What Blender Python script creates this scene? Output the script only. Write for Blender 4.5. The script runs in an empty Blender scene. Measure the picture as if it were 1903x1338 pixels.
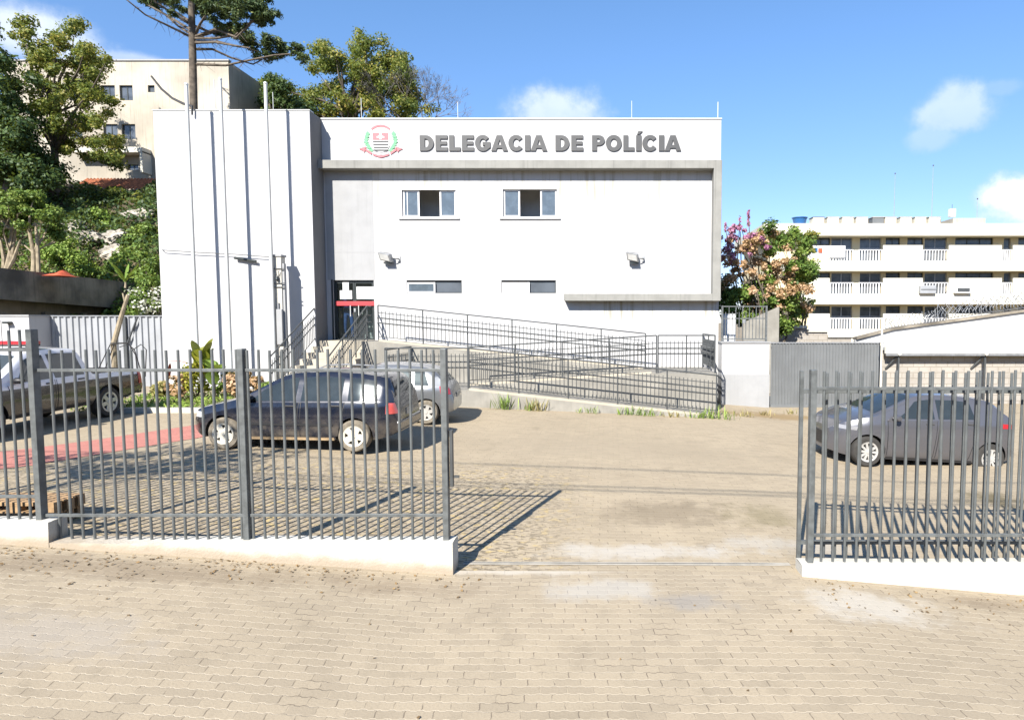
import bpy, bmesh, math, random
import numpy as np
from mathutils import Vector, Matrix, Quaternion

R = math.radians
random.seed(7)
rng = np.random.default_rng(11)
scene = bpy.context.scene
COL = scene.collection

# ------------------------------------------------------------------ survey of the place
# Camera 2.6 m above the driveway; at()/gp() turn a surveyed sight line into a real point in metres.
F, CX, CY, HC, TH = 1146.0, 1130.0, 669.0, 2.6, R(3.55)
CT, ST = math.cos(TH), math.sin(TH)


def sight(px, py):
    u, w = (px - CX) / F, (CY - py) / F
    return Vector((u, CT + w * ST, -ST + w * CT))


def at(px, py, Y):
    d = sight(px, py)
    return Vector((0, 0, HC)) + d * (Y / d.y)


GX, GZ = (-24.0, -7.0, 3.0, 5.5, 20.0), (0.30, 0.215, -0.235, -0.4225, -0.45)
GXF, GZF = (-24.0, -6.6, -1.67, 2.1, 4.5, 20.0), (0.22, 0.17, -0.175, -0.19, -0.40, -0.46)


def g(x, y):
    y = max(-8.0, min(22.0, y))
    k = max(0.0, min(1.0, (y - 7.0) / 3.5))        # the pavement falls differently from the yard behind the gateway
    return (1 - k) * float(np.interp(x, GXF, GZF)) + k * float(np.interp(x, GX, GZ)) + 0.012 * (y - 6.7)


def gp(px, py):
    d = sight(px, py)
    lo, hi = 1.0, 60.0
    for _ in range(50):
        t = (lo + hi) / 2
        if HC + d.z * t > g(d.x * t, d.y * t): lo = t
        else: hi = t
    return Vector((0, 0, HC)) + d * t


# ------------------------------------------------------------------ mesh helpers
WM = {}


def link(o, parent=None, world=True):
    COL.objects.link(o)
    WM[o] = Matrix.Identity(4)
    if parent is not None:
        o.parent = parent
        if world:
            o.matrix_parent_inverse = WM[parent].inverted()
        else:
            WM[o] = WM[parent].copy()
    return o


def tag(o, label=None, cat=None, group=None, kind=None):
    if label: o['label'] = label
    if cat: o['category'] = cat
    if group: o['group'] = group
    if kind: o['kind'] = kind
    return o


def thing(name, label, cat, loc=(0, 0, 0), rotz=0.0, group=None, scale=1.0):
    o = bpy.data.objects.new(name, None)
    o.empty_display_size = 0.2
    COL.objects.link(o)
    o.location = loc
    o.rotation_euler = (0, 0, rotz)
    o.scale = (scale,) * 3
    WM[o] = Matrix.Translation(loc) @ Matrix.Rotation(rotz, 4, 'Z') @ Matrix.Scale(scale, 4)
    return tag(o, label, cat, group)


class MB:
    def __init__(s):
        s.v, s.f = [], []

    def poly(s, pts):
        n = len(s.v)
        s.v += [tuple(p) for p in pts]
        s.f.append(tuple(range(n, n + len(pts))))
        return s

    def box(s, x0, x1, y0, y1, z0, z1):
        if x0 > x1: x0, x1 = x1, x0
        if y0 > y1: y0, y1 = y1, y0
        if z0 > z1: z0, z1 = z1, z0
        n = len(s.v)
        s.v += [(x0, y0, z0), (x1, y0, z0), (x1, y1, z0), (x0, y1, z0), (x0, y0, z1), (x1, y0, z1), (x1, y1, z1), (x0, y1, z1)]
        s.f += [tuple(n + i for i in q) for q in ((3, 2, 1, 0), (4, 5, 6, 7), (0, 1, 5, 4), (1, 2, 6, 5), (2, 3, 7, 6), (3, 0, 4, 7))]
        return s

    def prism(s, pts, d):
        """polygon pts extruded by vector d"""
        n, k = len(s.v), len(pts)
        d = Vector(d)
        s.v += [tuple(p) for p in pts] + [tuple(Vector(p) + d) for p in pts]
        s.f.append(tuple(n + i for i in range(k)))
        s.f.append(tuple(n + k + i for i in reversed(range(k))))
        for i in range(k):
            j = (i + 1) % k
            s.f.append((n + j, n + i, n + k + i, n + k + j))
        return s

    def tube(s, path, rad, n=6, cap=True):
        path = [Vector(p) for p in path]
        if not isinstance(rad, (list, tuple)): rad = [rad] * len(path)
        base = len(s.v)
        up = Vector((0, 0, 1))
        prev = None
        for i, p in enumerate(path):
            t = (path[min(i + 1, len(path) - 1)] - path[max(i - 1, 0)])
            if t.length < 1e-9: t = Vector((0, 0, 1))
            t.normalize()
            if prev is None:
                a = up if abs(t.z) < 0.9 else Vector((1, 0, 0))
                u = t.cross(a).normalized()
            else:
                u = (prev - t * prev.dot(t))
                u = u.normalized() if u.length > 1e-6 else t.orthogonal().normalized()
            prev = u
            w = t.cross(u)
            for k in range(n):
                a = 2 * math.pi * (k + 0.5) / n
                s.v.append(tuple(p + (u * math.cos(a) + w * math.sin(a)) * rad[i]))
        for i in range(len(path) - 1):
            for k in range(n):
                k2 = (k + 1) % n
                a, b = base + i * n, base + (i + 1) * n
                s.f.append((a + k, a + k2, b + k2, b + k))
        if cap:
            s.f.append(tuple(base + k for k in reversed(range(n))))
            e = base + (len(path) - 1) * n
            s.f.append(tuple(e + k for k in range(n)))
        return s

    def lathe(s, prof, n=20, axis='Z', org=(0, 0, 0), close=False):
        """prof: list of (radius, height along axis)"""
        base = len(s.v)
        org = Vector(org)
        for (r, h) in prof:
            for k in range(n):
                a = 2 * math.pi * k / n
                c, d = r * math.cos(a), r * math.sin(a)
                p = Vector((c, d, h)) if axis == 'Z' else Vector((c, h, d))
                s.v.append(tuple(org + p))
        m = len(prof)
        for i in range(m - 1 if not close else m):
            j = (i + 1) % m
            for k in range(n):
                k2 = (k + 1) % n
                s.f.append((base + i * n + k, base + i * n + k2, base + j * n + k2, base + j * n + k))
        return s

    def grid(s, fn, nu, nv):
        base = len(s.v)
        for i in range(nu + 1):
            for j in range(nv + 1):
                s.v.append(tuple(fn(i / nu, j / nv)))
        for i in range(nu):
            for j in range(nv):
                a = base + i * (nv + 1) + j
                s.f.append((a, a + nv + 1, a + nv + 2, a + 1))
        return s

    def mesh(s, name, mat, smooth=False, fix=True):
        me = bpy.data.meshes.new(name)
        me.from_pydata(s.v, [], s.f)
        if fix:
            bm = bmesh.new()
            bm.from_mesh(me)
            bmesh.ops.recalc_face_normals(bm, faces=bm.faces)
            bm.to_mesh(me)
            bm.free()
        if smooth:
            me.polygons.foreach_set('use_smooth', [True] * len(me.polygons))
            me.set_sharp_from_angle(angle=R(38))
        me.materials.append(mat)
        me.update()
        return me

    def build(s, name, mat, parent=None, smooth=False, bevel=0.0, world=True, fix=True):
        o = bpy.data.objects.new(name, s.mesh(name, mat, smooth, fix))
        link(o, parent, world)
        if bevel:
            m = o.modifiers.new('edge', 'BEVEL')
            m.width, m.segments, m.limit_method, m.angle_limit = bevel, 2, 'ANGLE', R(50)
        return o


def copy_part(o, parent, loc, rot=None):
    c = o.copy()
    COL.objects.link(c)
    c.parent = parent
    c.matrix_parent_inverse = WM[parent].inverted()
    c.location = loc
    if rot is not None: c.rotation_euler = rot
    WM[c] = Matrix.Identity(4)
    return c


def bake(o):
    """replace an object's modifiers by their result"""
    bpy.context.view_layer.update()
    dg = bpy.context.evaluated_depsgraph_get()
    me = bpy.data.meshes.new_from_object(o.evaluated_get(dg))
    old = o.data
    o.modifiers.clear()
    o.data = me
    bpy.data.meshes.remove(old)
    return o


# ------------------------------------------------------------------ node helpers
class NT:
    def __init__(s, tree):
        s.t = tree

    def n(s, kind, _attrs=None, **ins):
        nd = s.t.nodes.new('ShaderNode' + kind)
        for k, v in (_attrs or {}).items(): setattr(nd, k, v)
        for k, v in ins.items():
            key = int(k[1:]) if k[0] == '_' and k[1:].isdigit() else k.replace('_', ' ')
            s.set(nd.inputs[key], v)
        return nd

    def set(s, sock, v):
        if hasattr(v, 'outputs'): v = v.outputs[0]
        if hasattr(v, 'is_linked') or isinstance(v, bpy.types.NodeSocket): s.t.links.new(v, sock)
        else:
            if isinstance(v, (tuple, list)) and len(v) == 3 and sock.type == 'RGBA': v = (*v, 1)
            sock.default_value = v

    def math(s, op, a, b=0.0, c=0.0, clamp=False):
        nd = s.t.nodes.new('ShaderNodeMath')
        nd.operation, nd.use_clamp = op, clamp
        for i, v in enumerate((a, b, c)): s.set(nd.inputs[i], v)
        return nd.outputs[0]

    def mix(s, fac, a, b, blend='MIX'):
        nd = s.t.nodes.new('ShaderNodeMix')
        nd.data_type, nd.blend_type = 'RGBA', blend
        s.set(nd.inputs[0], fac); s.set(nd.inputs[6], a); s.set(nd.inputs[7], b)
        return nd.outputs[2]

    def rng(s, v, a, b, c=0.0, d=1.0, smooth=True):
        nd = s.t.nodes.new('ShaderNodeMapRange')
        nd.interpolation_type = 'SMOOTHSTEP' if smooth else 'LINEAR'
        for i, x in enumerate((v, a, b, c, d)): s.set(nd.inputs[i], x)
        return nd.outputs[0]

    def ramp(s, v, stops):
        nd = s.t.nodes.new('ShaderNodeValToRGB')
        el = nd.color_ramp.elements
        while len(el) < len(stops): el.new(0.5)
        for e, (p, c) in zip(el, stops): e.position, e.color = p, (*c, 1)
        s.set(nd.inputs[0], v)
        return nd.outputs[0]

    def noise(s, vec, scale, detail=4.0, rough=0.55):
        nd = s.n('TexNoise', Scale=scale, Detail=detail, Roughness=rough)
        if vec is not None: s.set(nd.inputs['Vector'], vec)
        return nd.outputs[0]

    def mapping(s, vec, scale=(1, 1, 1), loc=(0, 0, 0), rot=(0, 0, 0)):
        nd = s.n('Mapping', Scale=scale, Location=loc, Rotation=rot)
        s.set(nd.inputs['Vector'], vec)
        return nd.outputs[0]


def newmat(name):
    m = bpy.data.materials.new(name)
    m.use_nodes = True
    nt = NT(m.node_tree)
    b = m.node_tree.nodes['Principled BSDF']
    return m, nt, b


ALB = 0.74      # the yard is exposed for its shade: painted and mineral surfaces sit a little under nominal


def mat(name, col, rough=0.6, metal=0.0, var=0.12, vs=2.5, bump=0.0, bs=60.0, streak=0.0, coat=0.0, spec=0.5, dust=None):
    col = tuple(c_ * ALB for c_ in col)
    m, t, b = newmat(name)
    co = t.n('TexCoord').outputs['Object']
    c = t.mix(t.rng(t.noise(co, vs), 0.3, 0.7), tuple(x * (1 - var) for x in col), tuple(min(1, x * (1 + var)) for x in col))
    if streak:
        sv = t.mapping(co, (5.0, 5.0, 0.25))
        c = t.mix(t.math('MULTIPLY', t.rng(t.noise(sv, 2.0, 6), 0.5, 0.75), streak), c, tuple(x * 0.45 for x in col))
    if dust:
        z = t.n('SeparateXYZ', _0=co).outputs[2]
        d = t.math('MULTIPLY', t.rng(z, dust[2], dust[1], 0.0, 1.0), t.rng(t.noise(co, 6.0), 0.25, 0.6))
        c = t.mix(d, c, dust[0])
    t.set(b.inputs['Base Color'], c)
    b.inputs['Roughness'].default_value = rough
    b.inputs['Metallic'].default_value = metal
    b.inputs['Specular IOR Level'].default_value = spec
    b.inputs['Coat Weight'].default_value = coat
    b.inputs['Coat Roughness'].default_value = 0.06
    if bump:
        bp = t.n('Bump', Strength=bump, Distance=0.02, Height=t.noise(co, bs))
        t.set(b.inputs['Normal'], bp)
    return m


def leafmat(name, stops, rough=0.55, trans=0.25):
    m, t, b = newmat(name)
    r = t.n('NewGeometry').outputs['Random Per Island']
    co = t.n('TexCoord').outputs['Object']
    v = t.math('ADD', t.math('MULTIPLY', r, 0.6), t.math('MULTIPLY', t.rng(t.noise(co, 0.7, 2), 0.3, 0.7), 0.4))
    c = t.ramp(v, stops)
    t.set(b.inputs['Base Color'], c)
    b.inputs['Roughness'].default_value = rough
    b.inputs['Specular IOR Level'].default_value = 0.3
    tr = t.n('BsdfTranslucent', Color=t.mix(0.6, c, (0.25, 0.30, 0.04)))
    mx = t.n('MixShader', _0=trans, _1=b, _2=tr)
    t.set(m.node_tree.nodes['Material Output'].inputs[0], mx)
    return m


def glassmat(name, tint=(0.05, 0.07, 0.08), see=0.35, rough=0.04):
    m, t, b = newmat(name)
    co = t.n('TexCoord').outputs['Object']
    t.set(b.inputs['Base Color'], t.mix(t.rng(t.noise(co, 3.0), 0.4, 0.7), tint, tuple(x * 1.35 for x in tint)))
    b.inputs['Roughness'].default_value = rough
    b.inputs['Specular IOR Level'].default_value = 0.8
    tr = t.n('BsdfTransparent', Color=(0.75, 0.8, 0.8))
    mx = t.n('MixShader', _0=see, _1=b, _2=tr)
    t.set(m.node_tree.nodes['Material Output'].inputs[0], mx)
    return m


M = {}
M['plaster'] = mat('white_plaster', (0.56, 0.56, 0.565), 0.85, var=0.03, vs=0.7, bump=0.15, bs=80, streak=0.10)
M['grey_plaster'] = mat('light_grey_plaster', (0.385, 0.39, 0.395), 0.9, var=0.06, vs=1.5, bump=0.15, bs=80, streak=0.12)
M['beam'] = mat('weathered_grey_paint', (0.30, 0.297, 0.275), 0.9, var=0.10, vs=2, bump=0.2, bs=60, streak=0.40)
M['concrete'] = mat('raw_concrete', (0.31, 0.295, 0.26), 0.95, var=0.16, vs=1.6, bump=0.35, bs=45, streak=0.22)
M['step'] = mat('beige_step_concrete', (0.50, 0.45, 0.36), 0.9, var=0.10, vs=2.5, bump=0.2)
M['kerb'] = mat('whitewashed_concrete', (0.60, 0.57, 0.50), 0.9, var=0.10, vs=1.7, bump=0.3, bs=50, streak=0.07)
M['dark_in'] = mat('dim_interior_paint', (0.95, 0.94, 0.92), 0.9, var=0.05)
M['pvc'] = mat('white_frame', (0.78, 0.78, 0.78), 0.4, var=0.02)
M['frame_dk'] = mat('dark_aluminium', (0.06, 0.07, 0.07), 0.4, 0.5, var=0.05)
M['glass'] = glassmat('window_glass', (0.09, 0.115, 0.14), 0.2)
M['door_glass'] = glassmat('door_glass', (0.03, 0.035, 0.035), 0.85)
M['fence'] = mat('grey_fence_paint', (0.132, 0.143, 0.144), 0.5, 0.15, var=0.24, vs=9)
M['rail'] = mat('dark_rail_paint', (0.085, 0.092, 0.095), 0.5, 0.2, var=0.12, vs=5)
M['letters'] = mat('grey_sign_letters', (0.060, 0.062, 0.065), 0.55, var=0.04)
M['red'] = mat('red_sign_paint', (0.55, 0.045, 0.055), 0.5, var=0.05)
M['pink'] = mat('faded_red_paint', (0.62, 0.16, 0.18), 0.6, var=0.08, vs=8)
M['green'] = mat('faded_green_paint', (0.14, 0.46, 0.22), 0.6, var=0.10, vs=8)
M['black'] = mat('black_plastic', (0.02, 0.02, 0.022), 0.5, var=0.1)
M['white_metal'] = mat('white_metal_paint', (0.62, 0.64, 0.63), 0.45, var=0.05)
M['galv'] = mat('galvanised_steel', (0.42, 0.43, 0.44), 0.45, 0.6, var=0.15, vs=9)
M['corr'] = mat('grey_corrugated_sheet', (0.185, 0.195, 0.20), 0.55, 0.15, var=0.10, vs=1.3, streak=0.12)
M['corr_lt'] = mat('pale_corrugated_sheet', (0.38, 0.395, 0.415), 0.55, 0.1, var=0.08, vs=1.2, streak=0.12)
M['stain'] = mat('mould_stained_concrete', (0.27, 0.235, 0.185), 0.95, var=0.5, vs=0.8, bump=0.4, streak=0.5)
M['cream'] = mat('cream_render', (0.80, 0.70, 0.47), 0.9, var=0.03, vs=0.4, streak=0.04)
M['cream2'] = mat('white_render', (0.80, 0.765, 0.65), 0.9, var=0.03, vs=0.4, streak=0.05)
M['oldwall'] = mat('weathered_cream_render', (0.50, 0.45, 0.37), 0.95, var=0.24, vs=0.25, bump=0.2, streak=0.55)
M['farglass'] = mat('far_window_glass', (0.10, 0.115, 0.135), 0.12, var=0.35, vs=1.2, spec=0.6)
M['wood'] = mat('weathered_pine', (0.42, 0.27, 0.14), 0.8, var=0.25, vs=9)
M['rubber'] = mat('tyre_rubber', (0.045, 0.042, 0.038), 0.9, var=0.2, vs=8)
M['dusty_rubber'] = mat('dusty_tyre_rubber', (0.22, 0.19, 0.145), 0.95, var=0.3, vs=8)
M['alloy'] = mat('silver_alloy', (0.62, 0.61, 0.58), 0.35, 0.35, var=0.08)
M['lamp_red'] = mat('red_lamp_lens', (0.50, 0.03, 0.04), 0.15, var=0.1, coat=0.8)
M['lamp_clear'] = mat('clear_lamp_lens', (0.62, 0.62, 0.60), 0.12, var=0.1, coat=0.8)
M['bark'] = mat('grey_brown_bark', (0.13, 0.105, 0.08), 0.95, var=0.35, vs=4, bump=0.5, bs=20)
M['bark_pale'] = mat('pale_bark', (0.34, 0.28, 0.19), 0.95, var=0.25, vs=5, bump=0.3)
M['twig'] = mat('grey_twigs', (0.16, 0.15, 0.145), 0.95, var=0.2)
M['tile'] = mat('terracotta_tile', (0.42, 0.15, 0.07), 0.85, var=0.35, vs=3)
M['rock'] = mat('pale_rock', (0.40, 0.36, 0.30), 0.95, var=0.4, vs=1.5, bump=0.6, bs=8)
M['skin'] = mat('skin', (0.35, 0.20, 0.14), 0.6, var=0.05)
M['shirt'] = mat('purple_cloth', (0.09, 0.07, 0.22), 0.9, var=0.1)
M['jeans'] = mat('blue_denim', (0.10, 0.19, 0.50), 0.9, var=0.15, vs=20)
M['hair'] = mat('dark_hair', (0.02, 0.015, 0.012), 0.7, var=0.2)
M['blue'] = mat('blue_plastic', (0.03, 0.14, 0.36), 0.4, var=0.06)
M['paper'] = mat('white_paper', (0.82, 0.82, 0.82), 0.8, var=0.02)
M['soil'] = mat('hill_soil', (0.13, 0.10, 0.06), 1.0, var=0.4, vs=0.6, bump=0.6, bs=5)
M['orange'] = mat('orange_cloth', (0.55, 0.10, 0.04), 0.8, var=0.25, vs=6)

M['side'] = mat('flank_shade_grey', (0.20, 0.20, 0.20), 0.9, var=0.06, vs=1.0, bump=0.15, streak=0.1)  # shade of the tower flank put into the colour
M['dust'] = mat('dusty_cement', (0.46, 0.42, 0.35), 0.95, var=0.14, vs=5, bump=0.3)
LEAF = {
    'olive': leafmat('olive_leaves', trans=0.38, stops=[(0.05, (0.056, 0.094, 0.022)), (0.45, (0.142, 0.179, 0.038)), (0.75, (0.273, 0.255, 0.056)), (1, (0.452, 0.320, 0.085))]),
    'deep': leafmat('dark_green_leaves', [(0.05, (0.017, 0.041, 0.017)), (0.5, (0.051, 0.090, 0.029)), (1, (0.116, 0.167, 0.043))]),
    'mid': leafmat('mid_green_leaves', [(0.05, (0.041, 0.080, 0.017)), (0.5, (0.109, 0.181, 0.032)), (1, (0.246, 0.304, 0.065))]),
    'bright': leafmat('bright_green_leaves', [(0.05, (0.087, 0.145, 0.029)), (0.5, (0.189, 0.290, 0.051)), (1, (0.377, 0.464, 0.102))]),
    'pine': leafmat('pine_needles', [(0.05, (0.020, 0.043, 0.020)), (0.6, (0.061, 0.094, 0.032)), (1, (0.174, 0.196, 0.051))], trans=0.1),
    'purple': leafmat('purple_bracts', [(0.1, (0.34, 0.12, 0.24)), (0.6, (0.52, 0.24, 0.40)), (1, (0.62, 0.40, 0.50))], trans=0.35),
    'peach': leafmat('peach_bracts', [(0.1, (0.30, 0.19, 0.08)), (0.5, (0.56, 0.36, 0.21)), (1, (0.68, 0.48, 0.34))], trans=0.35),
    'yellow': leafmat('yellow_green_leaves', [(0.1, (0.17, 0.20, 0.02)), (0.6, (0.34, 0.33, 0.04)), (1, (0.46, 0.40, 0.07))], trans=0.35),
    'straw': leafmat('dry_grass', [(0.1, (0.20, 0.19, 0.05)), (0.5, (0.30, 0.26, 0.10)), (1, (0.42, 0.34, 0.17))]),
    'litter': leafmat('dry_leaf_litter', [(0.1, (0.09, 0.06, 0.03)), (0.6, (0.20, 0.13, 0.06)), (1, (0.30, 0.21, 0.10))], trans=0.0),
    'white_fl': leafmat('white_petals', [(0.1, (0.6, 0.6, 0.5)), (1, (0.8, 0.8, 0.72))], trans=0.3),
}

# ================================================================== camera, sun, sky
cam = bpy.data.cameras.new('camera')
cam.sensor_fit, cam.sensor_width = 'HORIZONTAL', 36.0
cam.lens = 36.0 * F / 1903.0
cam.shift_x = -(CX - 951.5) / 1903.0
cam.clip_start, cam.clip_end = 0.1, 3000
camo = bpy.data.objects.new('camera', cam)
COL.objects.link(camo)
camo.location = (0, 0, HC)
camo.rotation_euler = (R(90) - TH, 0, 0)
scene.camera = camo

SUN_EL, SUN_AZ = R(38.0), R(20.0)          # sun stands behind the viewer's left shoulder
sd = Vector((math.sin(SUN_AZ) * math.cos(SUN_EL), math.cos(SUN_AZ) * math.cos(SUN_EL), -math.sin(SUN_EL)))
sun = bpy.data.lights.new('sun', 'SUN')
sun.energy, sun.angle, sun.color = 5.0, R(0.53), (1.0, 0.935, 0.83)
sun.color = (1.0, 0.945, 0.86)
so = bpy.data.objects.new('sun', sun)
COL.objects.link(so)
so.rotation_euler = sd.to_track_quat('-Z', 'Y').to_euler()

world = bpy.data.worlds.new('World')
scene.world = world
world.use_nodes = True
wt = NT(world.node_tree)
bg = world.node_tree.nodes['Background']
sky = wt.n('TexSky', {'sky_type': 'NISHITA', 'sun_disc': False, 'sun_elevation': SUN_EL, 'sun_rotation': R(180) + SUN_AZ,
                      'altitude': 900.0, 'air_density': 1.0, 'dust_density': 0.25, 'ozone_density': 3.0})
dirv = wt.n('TexCoord').outputs['Generated']
n1 = wt.n('TexNoise', Scale=11.0, Detail=9.0, Roughness=0.62, Vector=dirv)
n2 = wt.n('TexNoise', Scale=34.0, Detail=6.0, Roughness=0.6, Vector=dirv)
nz = wt.math('ADD', wt.math('MULTIPLY', wt.math('SUBTRACT', n1.outputs[0], 0.5), 2.3), wt.math('MULTIPLY', wt.math('SUBTRACT', n2.outputs[0], 0.5), 0.7))
total = None
# each cloud: (sight line x, y, half width, half height in survey units, strength)
for (cx, cy, rw, rh, k) in ((1030, 215, 105, 62, 0.66), (1775, 205, 92, 52, 0.55), (1735, 255, 55, 30, 0.35), (1900, 372, 105, 58, 1.0),
                            (70, 70, 170, 75, 0.75), (250, 118, 150, 26, 0.5), (-60, 250, 160, 120, 0.8), (2100, 260, 160, 60, 0.7), (1860, 165, 60, 20, 0.2)):
    c = sight(cx, cy).normalized()
    ru = (sight(cx + rw, cy).normalized() - c).length
    rv = (sight(cx, cy - rh).normalized() - c).length
    right = c.cross(Vector((0, 0, 1))).normalized()
    up = right.cross(c)
    dd = wt.n('VectorMath', {'operation': 'SUBTRACT'}, _0=dirv, _1=tuple(c)).outputs[0]
    du = wt.n('VectorMath', {'operation': 'DOT_PRODUCT'}, _0=dd, _1=tuple(right / ru)).outputs['Value']
    dv = wt.n('VectorMath', {'operation': 'DOT_PRODUCT'}, _0=dd, _1=tuple(up / rv)).outputs['Value']
    q = wt.math('SQRT', wt.math('ADD', wt.math('MULTIPLY', du, du), wt.math('MULTIPLY', dv, dv)))
    m_ = wt.math('MULTIPLY', wt.rng(wt.math('SUBTRACT', q, wt.math('MULTIPLY', nz, 0.72)), 1.12, 0.42), k)
    shade = wt.math('MULTIPLY', wt.rng(dv, -0.9, 0.5, 0.50, 1.0), wt.rng(n2.outputs[0], 0.30, 0.62, 0.70, 1.0))
    pair = (m_, shade)
    if total is None: total, tshade = m_, wt.math('MULTIPLY', m_, shade)
    else:
        total = wt.math('MAXIMUM', total, m_)
        tshade = wt.math('MAXIMUM', tshade, wt.math('MULTIPLY', m_, shade))
elv = wt.n('SeparateXYZ', _0=dirv).outputs[2]
tint = wt.mix(1.0, sky.outputs[0], wt.mix(wt.rng(elv, 0.02, 0.50), (0.85, 0.85, 1.04), (1.00, 1.22, 1.34)), 'MULTIPLY')
cloudc = wt.mix(tshade, (3.6, 4.4, 5.6), (7.2, 7.4, 7.7))
wt.set(bg.inputs[0], wt.mix(total, tint, cloudc))
bg.inputs[1].default_value = 0.08

scene.view_settings.view_transform = 'Standard'
scene.view_settings.look = 'None'
scene.view_settings.exposure = 1.22
scene.view_settings.gamma = 1.0
scene.render.engine = 'CYCLES'
scene.cycles.max_bounces = 8
scene.cycles.transparent_max_bounces = 24
scene.cycles.caustics_reflective = False
scene.cycles.caustics_refractive = False


# ================================================================== ground and paving
def paver_mat(name, base, dark, joint, pw, ph, flecks=None, stains=(), joint_dark=None, joint_sz=0.05):
    """interlocking concrete pavers with wavy short sides"""
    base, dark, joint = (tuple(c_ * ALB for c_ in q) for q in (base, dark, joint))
    m, t, b = newmat(name)
    co = t.n('TexCoord').outputs['Object']
    sp = t.n('SeparateXYZ', _0=co)
    x, y = sp.outputs[0], sp.outputs[1]
    # zig-zag edges: push y by a triangle wave along x, and x by one along y
    tri = t.math('PINGPONG', t.math('DIVIDE', x, pw * 0.25), 1.0)
    y2 = t.math('ADD', y, t.math('MULTIPLY', t.rng(tri, 0.30, 0.70), ph * 0.11))
    tri2 = t.math('PINGPONG', t.math('DIVIDE', y, ph * 0.5), 1.0)
    x2 = t.math('ADD', x, t.math('MULTIPLY', t.math('SUBTRACT', tri2, 0.5), pw * 0.05))
    wob = t.n('TexNoise', Scale=1.3, Detail=2.0, Vector=co)
    y2 = t.math('ADD', y2, t.math('MULTIPLY', wob.outputs[0], 0.05))
    v = t.n('CombineXYZ', _0=x2, _1=y2)
    br = t.n('TexBrick', {'offset': 0.5, 'squash': 1.0}, Color1=(0, 0, 0), Color2=(1, 1, 1), Mortar=(0, 0, 0), Scale=1.0,
             Mortar_Size=ph * joint_sz, Mortar_Smooth=0.35, Bias=0.0, Brick_Width=pw, Row_Height=ph)
    t.set(br.inputs['Vector'], v)
    tone = br.outputs[0]
    jn = br.outputs['Fac']
    n_big = t.noise(co, 0.45, 5)
    n_mid = t.noise(co, 3.2, 6)
    n_fine = t.noise(co, 55.0, 4)
    c = t.mix(t.math('MULTIPLY', t.rng(tone, 0.25, 1.0), 0.75), base, dark)
    c = t.mix(t.math('MULTIPLY', t.rng(n_big, 0.38, 0.68), 0.45), c, tuple(q * 0.76 for q in base))
    c = t.mix(t.math('MULTIPLY', t.rng(n_mid, 0.52, 0.75), 0.4), c, tuple(q * 0.62 for q in base))
    c = t.mix(t.math('MULTIPLY', t.rng(n_fine, 0.4, 0.75), 0.30), c, tuple(q * 0.6 for q in base))
    jc = joint
    if joint_dark:
        fy = t.math('FRACT', t.math('DIVIDE', y2, ph))
        hz = t.rng(t.math('MINIMUM', fy, t.math('SUBTRACT', 1.0, fy)), 0.10, 0.05)
        jd = tuple(c_ * ALB for c_ in joint_dark)
        vert = t.mix(t.rng(t.noise(co, 7.0, 3), 0.40, 0.60), jd, tuple(c_ * 0.95 for c_ in base))
        jc = t.mix(hz, vert, t.mix(t.rng(t.noise(co, 1.9, 6), 0.52, 0.66), joint, jd))
    c = t.mix(t.math('MULTIPLY', jn, 0.80), c, jc)
    if flecks:
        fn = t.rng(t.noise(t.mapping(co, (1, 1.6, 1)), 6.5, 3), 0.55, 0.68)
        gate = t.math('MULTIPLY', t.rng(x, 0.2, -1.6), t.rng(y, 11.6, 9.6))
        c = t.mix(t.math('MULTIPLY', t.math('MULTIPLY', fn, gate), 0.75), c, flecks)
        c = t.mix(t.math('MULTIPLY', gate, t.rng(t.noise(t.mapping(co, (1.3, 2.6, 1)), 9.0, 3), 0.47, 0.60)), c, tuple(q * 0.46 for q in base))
    for (sx, sy, rx, ry, col, k) in stains:
        du = t.math('DIVIDE', t.math('SUBTRACT', x, sx), rx)
        dv = t.math('DIVIDE', t.math('SUBTRACT', y, sy), ry)
        q = t.math('SQRT', t.math('ADD', t.math('MULTIPLY', du, du), t.math('MULTIPLY', dv, dv)))
        q = t.math('SUBTRACT', q, t.math('MULTIPLY', t.math('SUBTRACT', t.math('ADD', t.math('MULTIPLY', t.noise(co, 2.2, 8), 0.7), t.math('MULTIPLY', t.noise(co, 9.0, 6), 0.3)), 0.5), 2.6))
        c = t.mix(t.math('MULTIPLY', t.rng(q, 1.05, 0.25), k), c, tuple(c_ * ALB for c_ in col))
    t.set(b.inputs['Base Color'], c)
    b.inputs['Roughness'].default_value = 0.92
    b.inputs['Specular IOR Level'].default_value = 0.25
    h = t.math('ADD', t.math('MULTIPLY', jn, -1.0), t.math('ADD', t.math('MULTIPLY', n_fine, 0.35), t.math('MULTIPLY', tone, 0.3)))
    t.set(b.inputs['Normal'], t.n('Bump', Strength=0.45, Distance=0.012, Height=h))
    return m


def pst(px, py, rx, ry, col, k):
    p = gp(px, py)
    return (p.x, p.y, rx, ry, col, k)


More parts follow.
